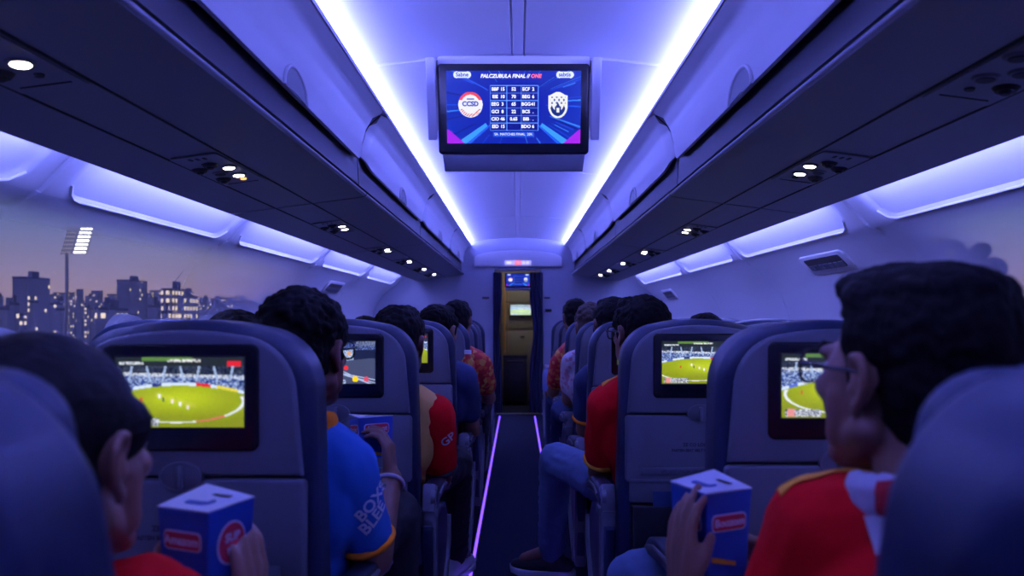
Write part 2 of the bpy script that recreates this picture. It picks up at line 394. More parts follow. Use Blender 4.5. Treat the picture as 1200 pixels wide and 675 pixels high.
def board(iw=330, ih=172, small=False):
    v, u = np.mgrid[0:ih, 0:iw]; u = u/iw; v = v/ih
    img = np.zeros((ih, iw, 3)); d = np.hypot(u-0.5, (v-0.5)*0.55)
    img[:] = np.array((0.02, 0.10, 0.62)); img += (0.10*np.clip(d-0.15, 0, 1))[..., None]*np.array((0, 1.6, 1.6))
    ang = np.arctan2((v-0.45)*0.52, u-0.5); r = np.random.RandomState(3)
    for k in range(70):
        a = r.uniform(-PI, PI); w = r.uniform(0.003, 0.014); r0 = r.uniform(0.22, 0.4); r1 = r0+r.uniform(0.08, 0.4)
        q = (np.abs(ang-a) < w) & (d > r0) & (d < r1); c = [(0.15, 0.45, 0.95), (0.30, 0.68, 0.98), (0.02, 0.05, 0.45), (0.15, 0.30, 0.85)][r.randint(4)]
        img[q] = img[q]*0.35+np.array(c)*0.65
    for s in (1, -1):
        a0 = math.atan2(0.5*0.52, s*0.36)
        q = (np.abs(ang-a0) < 0.05) & (d > 0.24); img[q] = (0.22, 0.58, 0.95)
        q = (np.abs(ang-a0-s*0.075) < 0.018) & (d > 0.22); img[q] = (0.12, 0.36, 0.92)
        q = (v > 0.80) & (s*(u-0.5) > 0.5-(v-0.78)*0.62); img[q] = (0.62, 0.12, 0.85)
    def rect(u0, v0, u1, v1, c, al=1.0):
        q = (u >= u0) & (u <= u1) & (v >= v0) & (v <= v1); img[q] = img[q]*(1-al)+np.array(c)*al
    def disc(cu, cv, r_, c, asp=1.94):
        q = (((u-cu)*asp)**2+(v-cv)**2) < r_*r_; img[q] = c
    # pills
    for c in (0.118, 0.878):
        for du in (-0.042, 0.042): disc(c+du, 0.055, 0.045, (0.86, 0.90, 0.96))
        rect(c-0.042, 0.012, c+0.042, 0.098, (0.86, 0.90, 0.96))
    # table
    rect(0.325, 0.20, 0.68, 0.815, (0.02, 0.06, 0.50), 0.7)
    for k in range(7):
        vv = 0.20+0.1025*k; rect(0.325, vv-0.004, 0.68, vv+0.004, (0.36, 0.58, 0.98))
    for uu in (0.325, 0.447, 0.555, 0.68): rect(uu-0.002, 0.20, uu+0.002, 0.815, (0.36, 0.58, 0.98))
    rect(0.345, 0.84, 0.65, 0.905, (0.20, 0.45, 0.95), 0.6)
    # round badge
    disc(0.177, 0.46, 0.175, (0.90, 0.90, 0.94))
    q = (((u-0.177)*1.94)**2+(v-0.46)**2 < 0.175**2) & (((u-0.177)*1.94)**2+(v-0.46)**2 > 0.135**2) & (v < 0.40); img[q] = (0.88, 0.28, 0.30)
    q = (((u-0.177)*1.94)**2+(v-0.46)**2 < 0.165**2) & (((u-0.177)*1.94)**2+(v-0.46)**2 > 0.125**2) & (v > 0.52) & ((np.floor((u+v*0.6)*90) % 2) == 0); img[q] = (0.80, 0.26, 0.28)
    rect(0.150, 0.375, 0.205, 0.395, (0.2, 0.3, 0.7))
    # shield badge
    su = (u-0.827)/0.072; sv = (v-0.46)/0.175
    sh = (np.abs(su) < np.where(sv < 0.1, 1.0, np.sqrt(np.clip(1-((sv-0.1)/0.95)**2, 0, 1)))) & (sv > -0.85-0.15*np.cos(su*3.0)); img[sh] = (0.90, 0.90, 0.88)
    inn = (np.abs(su) < 0.78*np.where(sv < 0.1, 1.0, np.sqrt(np.clip(1-((sv-0.1)/0.8)**2, 0, 1)))) & (sv > -0.62)
    tw = inn & (sv > 0.05+0.35*np.abs(np.sin(su*5))-0.25*(np.abs(su) < 0.3)); img[tw] = (0.05, 0.16, 0.48)
    q = inn & (np.abs(su) < 0.16) & (sv > 0.25) & (sv < 0.62); img[q] = (0.9, 0.9, 0.88)
    q = inn & (sv < -0.05) & (np.sin(su*13)*np.sin(sv*13) > 0.35); img[q] = (0.25, 0.33, 0.60)
    return np.clip(img, 0, 1)

# ------------------------------------------------------------------ the setting
Y0, YB = -1.1, 8.15
# floor
bm = bmesh.new(); rbox(bm, (0, (Y0+YB+2.4)/2, -0.03), (3.5, YB+2.4-Y0, 0.06)); finish('floor', bm, M['carpet']).__setitem__('kind', 'structure')

# ceiling: shallow arch with transverse and centre seams
def ceil_z(x): return 2.035-0.045*min(1.0, (x/0.55)**2)
bm = bmesh.new(); seams = [-0.4, 0.56, 2.47, 4.37, 6.4]
ys = sorted(set([Y0+0.08*i for i in range(int((YB-Y0)/0.08)+1)]+[s+d for s in seams for d in (-0.012, -0.005, 0.005, 0.012)]+[YB]))
xs = sorted(set([round(-0.62+0.04*i, 4) for i in range(32)]+[c+d for c in (-0.021, 0.021) for d in (-0.005, -0.002, 0.002, 0.005)]))
rows = []
for y in ys:
    row = []
    for x in xs:
        z = ceil_z(x)
        if any(abs(y-s) < 0.006 for s in seams): z += 0.008
        if min(abs(x-0.021), abs(x+0.021)) < 0.003: z += 0.005
        row.append((x, y, z))
    rows.append(row)
grid_surface(bm, rows)
finish('ceiling', bm, M['ceiling'], smooth=30)['kind'] = 'structure'
# cove behind the light strips
for sgn, nm in ((-1, 'trim_1'), (1, 'trim_2')):
    bm = bmesh.new(); prof = [(0.535, 1.944), (0.534, 1.957), (0.537, 1.957), (0.540, 1.950), (0.62, 1.945), (0.625, 1.995)]
    grid_surface(bm, [[(sgn*a, y, b) for a, b in prof] for y in (Y0, YB)])
    finish(nm, bm, M['ceiling'], smooth=0)['kind'] = 'structure'
for sgn, nm in ((-1, 'left'), (1, 'right')):
    for k in range(4):
        a, b = 0.0-1.05+2.31*k, -1.05+2.31*(k+1)-0.006
        bm = bmesh.new(); P = [(0.562, 1.951), (0.572, 1.966), (0.580, 1.970), (0.590, 1.951)]
        prism(bm, P, a, min(b, YB-0.01), fn=lambda p, q, d: (sgn*p, d, q))
        o = finish('ceiling_light_strip', bm, M['strip'], smooth=0)
        tagit(o, 'glowing violet-white light strip along the %s edge of the ceiling, %s' % (nm, ['over the nearest seats', 'beside the hanging screen', 'past the hanging screen', 'ending at the front bulkhead'][k]), 'light strip', 'ceiling light strips')

# side walls: curved panels with a recessed lit cove under the bins
WP = [(1.235, 1.655), (1.30, 1.60), (1.358, 1.545), (1.41, 1.490), (1.475, 1.447), (1.545, 1.385), (1.605, 1.305), (1.65, 1.21), (1.682, 1.10), (1.70, 0.95), (1.70, 0.75), (1.68, 0.55), (1.63, 0.30), (1.55, 0.0)]
def wp(s):   # Catmull-Rom along the wall profile
    n = len(WP)-1; s = max(0, min(n-1e-6, s)); i = int(s); t = s-i
    p = [Vector(WP[max(0, min(n, i+k))]) for k in (-1, 0, 1, 2)]
    return 0.5*((2*p[1])+(-p[0]+p[2])*t+(2*p[0]-5*p[1]+4*p[2]-p[3])*t*t+(-p[0]+3*p[1]-3*p[2]+p[3])*t**3)
def wn(s):
    d = (wp(s+0.05)-wp(s-0.05)).normalized(); return Vector((-d.y, d.x))   # outward
RECS = {-1: [(-0.9, 0.45), (0.62, 1.99), (2.17, 3.36), (3.50, 4.88), (5.02, 6.38), (6.52, 7.9)], 1: [(-0.6, 1.0), (1.16, 2.72), (2.98, 4.42), (4.56, 5.86), (6.0, 7.9)]}
SEAM = {-1: [0.53, 2.08, 3.43, 4.95, 6.45], 1: [1.08, 2.85, 4.49, 5.93]}
OVERLAY_Y = {-1: (1.45, 5.6), 1: (1.35, 2.75)}
def recess_depth(s, y, recs):
    best = 0.0
    for a, b in recs:
        # rounded lower corners
        L = 3.0; ra = 0.10
        dy = min(y-a, b-y)
        if dy <= 0: continue
        lim = L
        if dy < ra: lim = L-1.3*(1-math.sqrt(max(0, 1-(1-dy/ra)**2)))
        d = (lim-s)*0.075
        k = max(0, min(1, d/0.012))*max(0, min(1, dy/0.02))
        best = max(best, k)
    return 0.013*best
def wall_pt(sgn, s, y):
    p = wp(s); n = wn(s); d = recess_depth(s, y, RECS[sgn])
    for c in SEAM[sgn]:
        yy = y-c-0.10*max(0, (s-3)/4)**1.0*(-1)
        if abs(yy) < 0.006: d += 0.008
    q = p+n*d
    return (sgn*q.x, y, q.y)
smoky = bpy.data.materials.new('part-clear overlay wall'); smoky.use_nodes = True  # made-up see-through wall that carries the overlaid city view
n = smoky.node_tree.nodes; l = smoky.node_tree.links; n.clear()
out = n.new('ShaderNodeOutputMaterial'); mixs = n.new('ShaderNodeMixShader'); tr = n.new('ShaderNodeBsdfTransparent'); pb = n.new('ShaderNodeBsdfPrincipled')
pb.inputs['Base Color'].default_value = (0.60, 0.60, 0.66, 1); pb.inputs['Roughness'].default_value = 0.42
at = n.new('ShaderNodeAttribute'); at.attribute_name = 'clear'
l.new(at.outputs['Fac'], mixs.inputs[0]); l.new(pb.outputs[0], mixs.inputs[1]); l.new(tr.outputs[0], mixs.inputs[2]); l.new(mixs.outputs[0], out.inputs[0])
def sstep(a, b, x):
    t = max(0, min(1, (x-a)/(b-a))); return t*t*(3-2*t)
for sgn, nm in ((-1, 'left'), (1, 'right')):
    ss = sorted(set([i*0.25 for i in range(int(13/0.25)+1)]+[2.3, 2.4, 2.6, 2.7, 2.8, 2.84, 2.88, 2.92, 2.96, 3.04]))
    ys = set([round(Y0+0.05*i, 4) for i in range(int((YB-Y0)/0.05)+1)]+[YB])
    for a, b in RECS[sgn]:
        for k in range(9):
            ys.add(round(a+0.0125*k, 4)); ys.add(round(b-0.0125*k, 4))
    for c in SEAM[sgn]:
        for d in (-0.015, -0.0055, 0, 0.0055, 0.015): ys.add(round(c+d, 4))
    ys = sorted(ys)
    wy0, wy1 = OVERLAY_Y[sgn]; s0, s1 = 3.04, 10.0
    wall, overlay = bmesh.new(), bmesh.new(); cl = overlay.verts.layers.float.new('clear')
    wv, gv = {}, {}
    for j in range(len(ys)-1):
        for i in range(len(ss)-1):
            isg = (s0-1e-6 <= ss[i] and ss[i+1] <= s1+1e-6 and wy0-1e-6 <= ys[j] and ys[j+1] <= wy1+1e-6)
            D, B = (gv, overlay) if isg else (wv, wall); vs = []
            for (a, b) in ((i, j), (i+1, j), (i+1, j+1), (i, j+1)):
                if (a, b) not in D:
                    v = B.verts.new(wall_pt(sgn, ss[a], ys[b])); D[(a, b)] = v
                    if isg:
                        y, s = ys[b], ss[a]
                        f = sstep(wy0, wy0+0.15, y)*(1-sstep(wy1-(2.7 if sgn < 0 else 0.55), wy1-0.05, y))*sstep(s0+0.1, s0+(1.9 if sgn < 0 else 1.6), s)*(1-sstep(9.0, s1-0.05, s))  # clearness fades out to imitate the soft blend of the overlay
                        v[cl] = (0.74 if sgn < 0 else 0.6)*f
                vs.append(D[(a, b)])
            B.faces.new(vs)
    finish('wall_'+nm, wall, M['panel'], smooth=35)['kind'] = 'structure'
    g = finish('window_1' if sgn < 0 else 'window_2', overlay, smoky, smooth=35); g['kind'] = 'structure'
    g['label'] = 'added part-clear side wall section carrying the overlaid dusk view' 
    for k, (a, b) in enumerate(RECS[sgn]):
        if b < 0.5: continue
        pts = []
        for j in range(41):
            y = a+0.012+(min(b, YB)-a-0.024)*j/40; dy = min(y-a, b-y); lim = 3.0
            if dy < 0.10: lim = 3.0-1.3*(1-math.sqrt(max(0, 1-(1-dy/0.10)**2)))
            q = wp(lim)-wn(lim)*0.001; pts.append((sgn*q.x, y, q.y))
        bm = bmesh.new(); tube(bm, pts, 0.0045, 6); finish('trim_%d' % (10+k+(10 if sgn > 0 else 0)), bm, M['ledge'], smooth=60)['kind'] = 'structure'  # added pale tube that draws the highlight along the recess edge
    # hidden light strip above the cove
    for k, (a, b) in enumerate(RECS[sgn]):
        bm = bmesh.new(); prism(bm, [(1.180, 1.575), (1.205, 1.560), (1.212, 1.572), (1.19, 1.59)], a+0.03, min(b, YB)-0.03, fn=lambda p, q, d: (sgn*p, d, q))
        if b < 0.5: bm.free(); continue
        o = finish('cove_light_strip', bm, M['cove'], smooth=0)
        tagit(o, 'violet cove light tucked behind the %s bins above the %s wall recess' % (nm, ['nearest', 'second', 'third', 'fourth', 'fifth', 'farthest'][k]), 'light strip', 'sidewall cove lights')

# ------------------------------------------------------------------ overhead bins
def bin_profile():
    return [(0.540, 1.944), (0.578, 1.920), (0.606, 1.875), (0.620, 1.810), (0.618, 1.738)]
SEAMS = [-0.78, 1.05, 2.88, 4.71, 6.54, 8.14]
def make_bin(sgn, a, b, label):
    L = b-a; root = empty('overhead_bin', (sgn*0.62, a, 1.62), label, 'overhead bin', 'overhead bins along the aisle')
    ox, oz = 0.62, 1.62
    fn = lambda p, q, d: (sgn*(p-ox), d, q-oz)
    # door: convex skin with rounded ends
    P = [Vector(p) for p in bin_profile()]
    pts = []
    for i in range(len(P)-1):
        for k in range(4): pts.append(P[i].lerp(P[i+1], k/4))
    pts.append(P[-1])
    bm = bmesh.new(); rows = []
    n = 40
    for j in range(n+1):
        y = 0.004+(L-0.008)*j/n; de = min(y, L-y); row = []
        e_ = max(0, 1-de/0.05)
        for i, p in enumerate(pts):
            t = i/(len(pts)-1); ce = max(0, 1-de/0.16)*max(0, (t-0.55)/0.45)
            row.append(fn(p.x+0.018*e_**2+0.02*ce**2, p.y+0.05*ce**2, y))
        rows.append(row)
    V = grid_surface(bm, rows)
    # give the skin thickness
    bmesh.ops.recalc_face_normals(bm, faces=bm.faces)
    bmesh.ops.solidify(bm, geom=list(bm.faces), thickness=0.012)
    finish('door', bm, M['bin'], root, smooth=35)
    # body: recess and lip and outer shell
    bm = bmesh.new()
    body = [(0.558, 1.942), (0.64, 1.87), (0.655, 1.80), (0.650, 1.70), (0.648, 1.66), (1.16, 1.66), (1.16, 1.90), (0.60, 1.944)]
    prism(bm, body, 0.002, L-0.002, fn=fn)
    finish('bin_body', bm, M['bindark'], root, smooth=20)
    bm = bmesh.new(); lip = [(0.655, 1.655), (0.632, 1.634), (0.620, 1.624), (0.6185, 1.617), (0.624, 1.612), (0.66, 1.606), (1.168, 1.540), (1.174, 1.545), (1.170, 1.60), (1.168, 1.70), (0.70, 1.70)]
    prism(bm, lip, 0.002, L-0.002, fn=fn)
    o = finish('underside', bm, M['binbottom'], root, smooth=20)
    bm = bmesh.new(); tube(bm, [fn(0.6195, 1.6215, 0.003), fn(0.6195, 1.6215, L-0.003)], 0.0045, 8)
    finish('lip_edge', bm, M['bin'], root)
    # shadow gaps along the underside
    bm = bmesh.new()
    for X in (0.835, 0.985):
        z = 1.606-(X-0.66)*(0.066/0.508); rbox(bm, fn(X, z-0.0006, L/2), (0.006, L-0.01, 0.003))
    finish('shadow_gap', bm, M['groove'], root, smooth=0)
    # latch: D-shaped cup at the lower edge of the door
    bm = bmesh.new(); yc = L/2
    arc = [(yc+0.10*math.cos(t), 1.735+0.075*math.sin(t)) for t in [PI*k/14 for k in range(15)]]
    def onface(y, z):
        pr = bin_profile(); X = pr[-1][0]
        for p, q in zip(pr, pr[1:]):
            if q[1] <= z <= p[1]: X = q[0]+(p[0]-q[0])*(z-q[1])/(p[1]-q[1])
        return fn(X-0.003, z, y)
    tube(bm, [onface(y, z) for y, z in arc], 0.0055, 8)
    finish('latch_rim', bm, M['bin'], root)
    bm = bmesh.new(); cv = bm.verts.new(onface(yc, 1.742)); vs = [bm.verts.new(onface(y, z)) for y, z in arc]
    for p, q in zip(vs, vs[1:]): bm.faces.new((cv, p, q))
    bmesh.ops.recalc_face_normals(bm, faces=bm.faces); bmesh.ops.solidify(bm, geom=list(bm.faces), thickness=0.002)
    finish('latch_cup', bm, M['armgrey'], root)
    return root
order = ['nearest', 'second', 'third', 'fourth', 'farthest']
for sgn, nm in ((-1, 'left'), (1, 'right')):
    for k in range(5):
        make_bin(sgn, SEAMS[k]+0.004, SEAMS[k+1]-0.004, 'white overhead bin with a D-shaped latch on the %s side, %s from the camera' % (nm, order[k]))

# ------------------------------------------------------------------ passenger service units under the bins
def make_psu(sgn, y, lit, label, amber=False):
    X = 0.91; sl = math.atan2(0.066, 0.508)
    root = empty('service_unit', (sgn*X, y, 1.606-(X-0.66)*(0.066/0.508)-0.001), label, 'service unit', 'reading light panels under the bins')
    rot = Matrix.Rotation(sgn*sl, 4, 'Y')
    def P(a, b, c): return rot @ Vector((sgn*a, b, c))
    bm = bmesh.new()
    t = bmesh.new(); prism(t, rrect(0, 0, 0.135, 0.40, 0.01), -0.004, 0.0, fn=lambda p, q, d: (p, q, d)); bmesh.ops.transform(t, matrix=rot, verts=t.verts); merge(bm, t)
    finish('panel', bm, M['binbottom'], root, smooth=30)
    pos = [(-0.035, 0.06), (0.0, 0.0), (-0.035, -0.06)]
    for k, (a, b) in enumerate([(-0.028, 0.055), (0.012, 0.012), (-0.04, -0.05)]):
        bm = bmesh.new(); cyl(bm, P(a, b, -0.004), P(a, b, -0.009), 0.025, 0.021, 20); h = finish('lamp_rim', bm, M['armgrey'], root, smooth=30)
        bm = bmesh.new(); cyl(bm, P(a, b, -0.008), P(a, b, -0.0105), 0.018, 0.015, 20)
        m_ = M['reading'] if k in lit else M['dark']
        ln = finish('lens', bm, m_, h, smooth=30)
    for (a, b) in [(0.035, 0.09), (0.045, -0.055), (-0.005, -0.10)]:
        bm = bmesh.new(); cyl(bm, P(a, b, -0.004), P(a, b, -0.012), 0.024, 0.018, 20); cyl(bm, P(a, b, -0.012), P(a, b, -0.018), 0.012, 0.008, 14)
        finish('air_nozzle', bm, M['dark'], root, smooth=30)
    bm = bmesh.new(); cyl(bm, P(-0.02, 0.115, -0.004), P(-0.02, 0.115, -0.008), 0.010, 0.009, 14); finish('call_light', bm, M['readdim'] if amber else M['dark'], root, smooth=30)
    bm = bmesh.new()
    for k in range(3):
        t = bmesh.new(); rbox(t, (sgn*0.0, 0.165+0.0, -0.0045), (0.10, 0.003, 0.002)); rbox(t, (sgn*(0.02*k-0.02), -0.17, -0.0045), (0.008, 0.02, 0.002)); bmesh.ops.transform(t, matrix=rot, verts=t.verts); merge(bm, t)
    finish('seat_sign', bm, M['dark'], root, smooth=0)
for k, y in enumerate([1.20, 2.18, 3.55, 4.75, 5.7, 6.6, 7.4]):
    make_psu(-1, y, (0, 2) if k else (0,), 'reading light and air nozzle cluster under the left bins, %s along the row' % ['nearest', 'second', 'third', 'fourth', 'fifth', 'sixth', 'farthest'][k], amber=k in (1,))
for k, y in enumerate([1.28, 2.16, 3.68, 4.9, 5.9, 6.8, 7.5]):
    make_psu(1, y, (0, 2) if k else (), 'reading light and air nozzle cluster under the right bins, %s along the row' % ['nearest', 'second', 'third', 'fourth', 'fifth', 'sixth', 'farthest'][k])

# ------------------------------------------------------------------ side wall fittings and cabin windows
def wall_frame(sgn, y, z):
    # point, outward normal at given z
    lo, hi = 0.0, 13.0
    for _ in range(40):
        m_ = (lo+hi)/2
        if wp(m_).y > z: lo = m_
        else: hi = m_
    p = wp(lo); nn = wn(lo)
    inn = Vector((-sgn*nn.x, 0, -nn.y))           # into the cabin
    up = Vector((0, 1, 0)).cross(inn).normalized()
    if up.z < 0: up = -up
    return Vector((sgn*p.x, y, p.y)), inn, up
def on_wall(sgn, y, z):
    o, inn, up = wall_frame(sgn, y, z); yv = Vector((0, 1, 0))
    return lambda a, b, d: tuple(o+yv*a+up*b+inn*d)
def wall_unit(sgn, y, z, label):
    fn = on_wall(sgn, y, z); root = empty('wall_control_panel', tuple(fn(0, 0, 0)), label, 'wall panel', 'slotted panels on the side walls')
    inv = Matrix.Translation(-Vector(fn(0, 0, 0)))
    def fin(nm, bm, m_, sm=30): bmesh.ops.transform(bm, matrix=inv, verts=bm.verts); return finish(nm, bm, m_, root, smooth=sm)
    bm = bmesh.new(); prism(bm, rrect(0, 0, 0.50, 0.125, 0.035), -0.01, 0.012, 0.006, fn=fn); fin('surround', bm, M['panel'])
    bm = bmesh.new(); prism(bm, rrect(0, 0.004, 0.40, 0.075, 0.014), 0.010, 0.0135, fn=fn); fin('slot', bm, M['galleydark'])
    for k in range(7):
        bm = bmesh.new(); prism(bm, rrect(-0.168+0.056*k, -0.014, 0.040 if k % 3 else 0.050, 0.032, 0.004), 0.013, 0.017, fn=fn); fin('button', bm, M['armgrey'])
wall_unit(1, 3.52, 1.395, 'pale slotted control panel on the right wall above the man with glasses')
wall_unit(-1, 5.95, 1.375, 'pale slotted control panel on the left wall behind the blue-jerseyed man')
wall_unit(1, 7.3, 1.36, 'small pale control panel far along the right wall near the bulkhead')
def cabin_window(nm, sgn, y):
    fn = on_wall(sgn, y, 0.905)
    bm = bmesh.new(); out = rrect(0, 0, 0.33, 0.46, 0.14, 10); inn = rrect(0, 0, 0.25, 0.37, 0.11, 10); n = len(out)
    A = [bm.verts.new(fn(p[0], p[1], -0.02)) for p in out]; B = [bm.verts.new(fn(p[0]*0.97, p[1]*0.97, 0.014)) for p in out]
    C_ = [bm.verts.new(fn(p[0], p[1], 0.012)) for p in inn]; D = [bm.verts.new(fn(p[0]*0.95, p[1]*0.95, -0.012)) for p in inn]
    for a, b in ((A, B), (B, C_), (C_, D)):
        for i in range(n): bm.faces.new((a[i], a[(i+1) % n], b[(i+1) % n], b[i]))
    bm.faces.new(D)
    f = finish(nm, bm, M['panel'], smooth=50); f['kind'] = 'structure'
    bm = bmesh.new(); prism(bm, [(p[0]*0.94, p[1]*0.94) for p in inn], -0.008, -0.004, fn=fn); s_ = finish('blind', bm, M['armgrey'], f)
wk = 3
for sgn, yy in ((-1, (3.08, 3.9, 5.1, 5.7, 6.3, 6.9)), (1, (3.0, 3.7, 4.3, 4.9, 5.5, 6.1, 6.7))):
    for y in yy: cabin_window('window_%d' % wk, sgn, y); wk += 1

# ------------------------------------------------------------------ front bulkhead, doorway, curtains, galley
DX0, DX1, DZ = -0.245, 0.25, 1.655
bm = bmesh.new()
rbox(bm, ((-1.75+DX0)/2, YB+0.03, 1.03), (DX0+1.75, 0.06, 2.06)); rbox(bm, ((1.75+DX1)/2, YB+0.03, 1.03), (1.75-DX1, 0.06, 2.06))
rbox(bm, ((DX0+DX1)/2, YB+0.03, (DZ+2.06)/2), (DX1-DX0, 0.06, 2.06-DZ)); finish('wall_front', bm, M['bulk'], smooth=0)['kind'] = 'structure'
bm = bmesh.new(); rbox(bm, (0, Y0-0.03, 1.03), (3.5, 0.06, 2.06)); finish('wall_back', bm, M['bulk'], smooth=0)['kind'] = 'structure'
bm = bmesh.new(); P = [(-0.50, 1.70), (0.50, 1.70), (0.50, 1.80)]+[(0.5*math.cos(t), 1.80+0.09*math.sin(t)) for t in [PI*k/16 for k in range(1, 16)]]+[(-0.50, 1.80)]
prism(bm, P, YB-0.05, YB+0.001, 0.01); finish('trim_3', bm, M['panel'])['kind'] = 'structure'
# door frame
bm = bmesh.new()
for x in (DX0-0.012, DX1+0.012): rbox(bm, (x, YB-0.006, DZ/2), (0.024, 0.03, DZ), 0.004)
rbox(bm, ((DX0+DX1)/2, YB-0.006, DZ+0.012), (DX1-DX0+0.05, 0.03, 0.024), 0.004); finish('trim_4', bm, M['armgrey'])['kind'] = 'structure'
# exit sign over doorway
root = empty('exit_sign', (0.0, YB-0.056, 1.745), 'backlit sign strip with a red emblem above the front doorway', 'sign')
bm = bmesh.new(); rbox(bm, (0, 0, 0), (0.30, 0.012, 0.055), 0.004); finish('sign_plate', bm, mat('backlit sign face', (0.5, 0.5, 0.6), 0.4, emit=(0.55, 0.5, 0.95), estr=0.55), root)
bm = bmesh.new(); rbox(bm, (0, -0.007, 0), (0.075, 0.004, 0.05), 0.002); finish('emblem', bm, mat('backlit red emblem', (0.6, 0.1, 0.1), 0.4, emit=(1.0, 0.18, 0.22), estr=0.8), root)
bm = bmesh.new()
for x in (-0.09, -0.115, 0.065, 0.11): cyl(bm, (x, -0.006, 0), (x, -0.009, 0), 0.012, n=14)
finish('symbol', bm, mat('backlit white symbol', (0.6, 0.6, 0.7), 0.4, emit=(0.9, 0.85, 1.0), estr=0.9), root)
text_part('lettering', 'I 1', 0.035, M['screenwhite'], root, basis((0, -0.0095, 0), (1, 0, 0), (0, 0, 1)))
# curtains
def curtain(x0, x1, lean, label):
    bm = bmesh.new(); n = 36; rows = []
    for j in range(25):
        z = DZ-0.02-(DZ-0.05)*j/24; row = []; g = 1-0.30*math.exp(-((z-0.95)/0.25)**2)
        for i in range(n+1):
            t = i/n; cx_ = x0 if lean > 0 else x1
            x = cx_+(x0+(x1-x0)*t-cx_)*g
            row.append((x, YB-0.045+0.016*math.sin(t*PI*7+0.4*math.sin(z*3)), z))
        rows.append(row)
    grid_surface(bm, rows); bmesh.ops.recalc_face_normals(bm, faces=bm.faces); bmesh.ops.solidify(bm, geom=list(bm.faces), thickness=0.004)
    o = finish('curtain', bm, M['curtain'], smooth=60); tagit(o, label, 'curtain', 'doorway curtains')
curtain(-0.285, -0.185, 1, 'dark navy curtain gathered at the left of the front doorway')
curtain(0.13, 0.285, -1, 'wider dark navy curtain gathered at the right of the front doorway')
# wall placards on bulkhead
for x, z, w, h, lab in ((0.35, 1.20, 0.075, 0.035, 'small dark placard on the bulkhead right of the doorway'), (0.335, 1.345, 0.07, 0.02, 'small printed badge on the bulkhead above the dark placard'), (-0.37, 1.345, 0.08, 0.025, 'small printed badge on the bulkhead left of the doorway')):
    bm = bmesh.new(); rbox(bm, (x, YB-0.004, z), (w, 0.008, h), 0.003); tagit(finish('placard', bm, M['dark'] if h > 0.03 else M['galleydark']), lab, 'placard', 'bulkhead placards')
# galley beyond
YG = 9.6
bm = bmesh.new(); rbox(bm, (0, YG+0.05, 1.0), (2.0, 0.1, 2.1)); finish('wall_galley', bm, M['galley'], smooth=0)['kind'] = 'structure'
for sx_, nm in ((-0.62, 'wall_galley_left'), (0.62, 'wall_galley_right')):
    bm = bmesh.new(); rbox(bm, (sx_, (YB+YG)/2+0.03, 1.0), (0.06, YG-YB-0.06, 2.1)); finish(nm, bm, M['galley'], smooth=0)['kind'] = 'structure'
bm = bmesh.new(); rbox(bm, (0, (YB+YG)/2+0.03, 2.02), (1.3, YG-YB, 0.05)); finish('ceiling_galley', bm, M['bulk'], smooth=0)['kind'] = 'structure'
root = empty('galley_unit', (0.03, YG-0.06, 0), 'beige galley cupboard wall seen through the front doorway', 'cabinet')
bm = bmesh.new(); rbox(bm, (0, 0, 0.85), (0.50, 0.10, 1.7), 0.006); finish('carcass', bm, M['galley'], root)
for z, h in ((1.47, 0.30), (1.06, 0.18), (0.70, 0.46)):
    bm = bmesh.new(); rbox(bm, (0.01, -0.055, z), (0.42, 0.014, h), 0.006); d_ = finish('door', bm, mat('galley door laminate', (0.24, 0.23, 0.21), 0.5, bump=0.04), root)
    bm = bmesh.new(); rbox(bm, (0.03, -0.068, z+h*0.36), (0.06, 0.014, 0.016), 0.004); finish('handle', bm, M['galleydark'], d_)
bm = bmesh.new(); rbox(bm, (-0.21, -0.06, 0.85), (0.035, 0.02, 1.65), 0.004); rbox(bm, (-0.165, -0.06, 0.85), (0.012, 0.02, 1.65), 0.003); finish('upright', bm, mat('warm wood trim', (0.34, 0.18, 0.08), 0.5), root)
bm = bmesh.new(); rbox(bm, (0.11, -0.066, 1.53), (0.09, 0.006, 0.10)); finish('notice', bm, mat('yellow notice', (0.65, 0.42, 0.08), 0.5), root)
bm = bmesh.new(); rbox(bm, (0.03, -0.064, 1.555), (0.08, 0.02, 0.03), 0.004); finish('latch', bm, M['dark'], root)
root = empty('galley_screen', (0.035, YG-0.155, 1.22), 'small lit screen on the galley wall beyond the doorway', 'screen')
bm = bmesh.new(); rbox(bm, (0, 0, 0), (0.30, 0.03, 0.165), 0.006); finish('bezel', bm, M['armgrey'], root)
me = picture_mesh('display', np.clip(cricket(5)*0.4+np.array((0.5, 0.58, 0.62)), 0, 1), 0.27, 0.135, Matrix.Translation((0, -0.0165, 0))); link('display', me, M['display'], root, smooth=0)
root = empty('galley_cart', (-0.035, YG-0.42, 0), 'dark service cart standing in the galley beyond the doorway', 'cart')
bm = bmesh.new(); rbox(bm, (0, 0, 0.335), (0.30, 0.36, 0.55), 0.012); finish('body', bm, mat('dark cart panel', (0.02, 0.022, 0.035), 0.5), root)
bm = bmesh.new(); rbox(bm, (0, 0, 0.625), (0.31, 0.37, 0.03), 0.01); finish('top', bm, M['dark'], root)
bm = bmesh.new(); rbox(bm, (0, -0.19, 0.56), (0.22, 0.02, 0.025), 0.006); finish('handle', bm, M['galleydark'], root)
for x in (-0.12, 0.12):
    for y in (-0.14, 0.14):
        bm = bmesh.new(); cyl(bm, (x-0.012, y, 0.032), (x+0.012, y, 0.032), 0.032, n=16); rbox(bm, (x, y, 0.055), (0.03, 0.03, 0.03)); finish('wheel', bm, M['dark'], root)
bm = bmesh.new(); rbox(bm, ((DX0+DX1)/2, YB+0.03, 0.006), (DX1-DX0, 0.07, 0.012), 0.003); finish('trim_5', bm, M['armgrey'])['kind'] = 'structure'
ld = bpy.data.lights.new('galley_lamp', 'AREA'); ld.energy = GALLEY_W; ld.color = (1.0, 0.88, 0.72); ld.size = 0.4
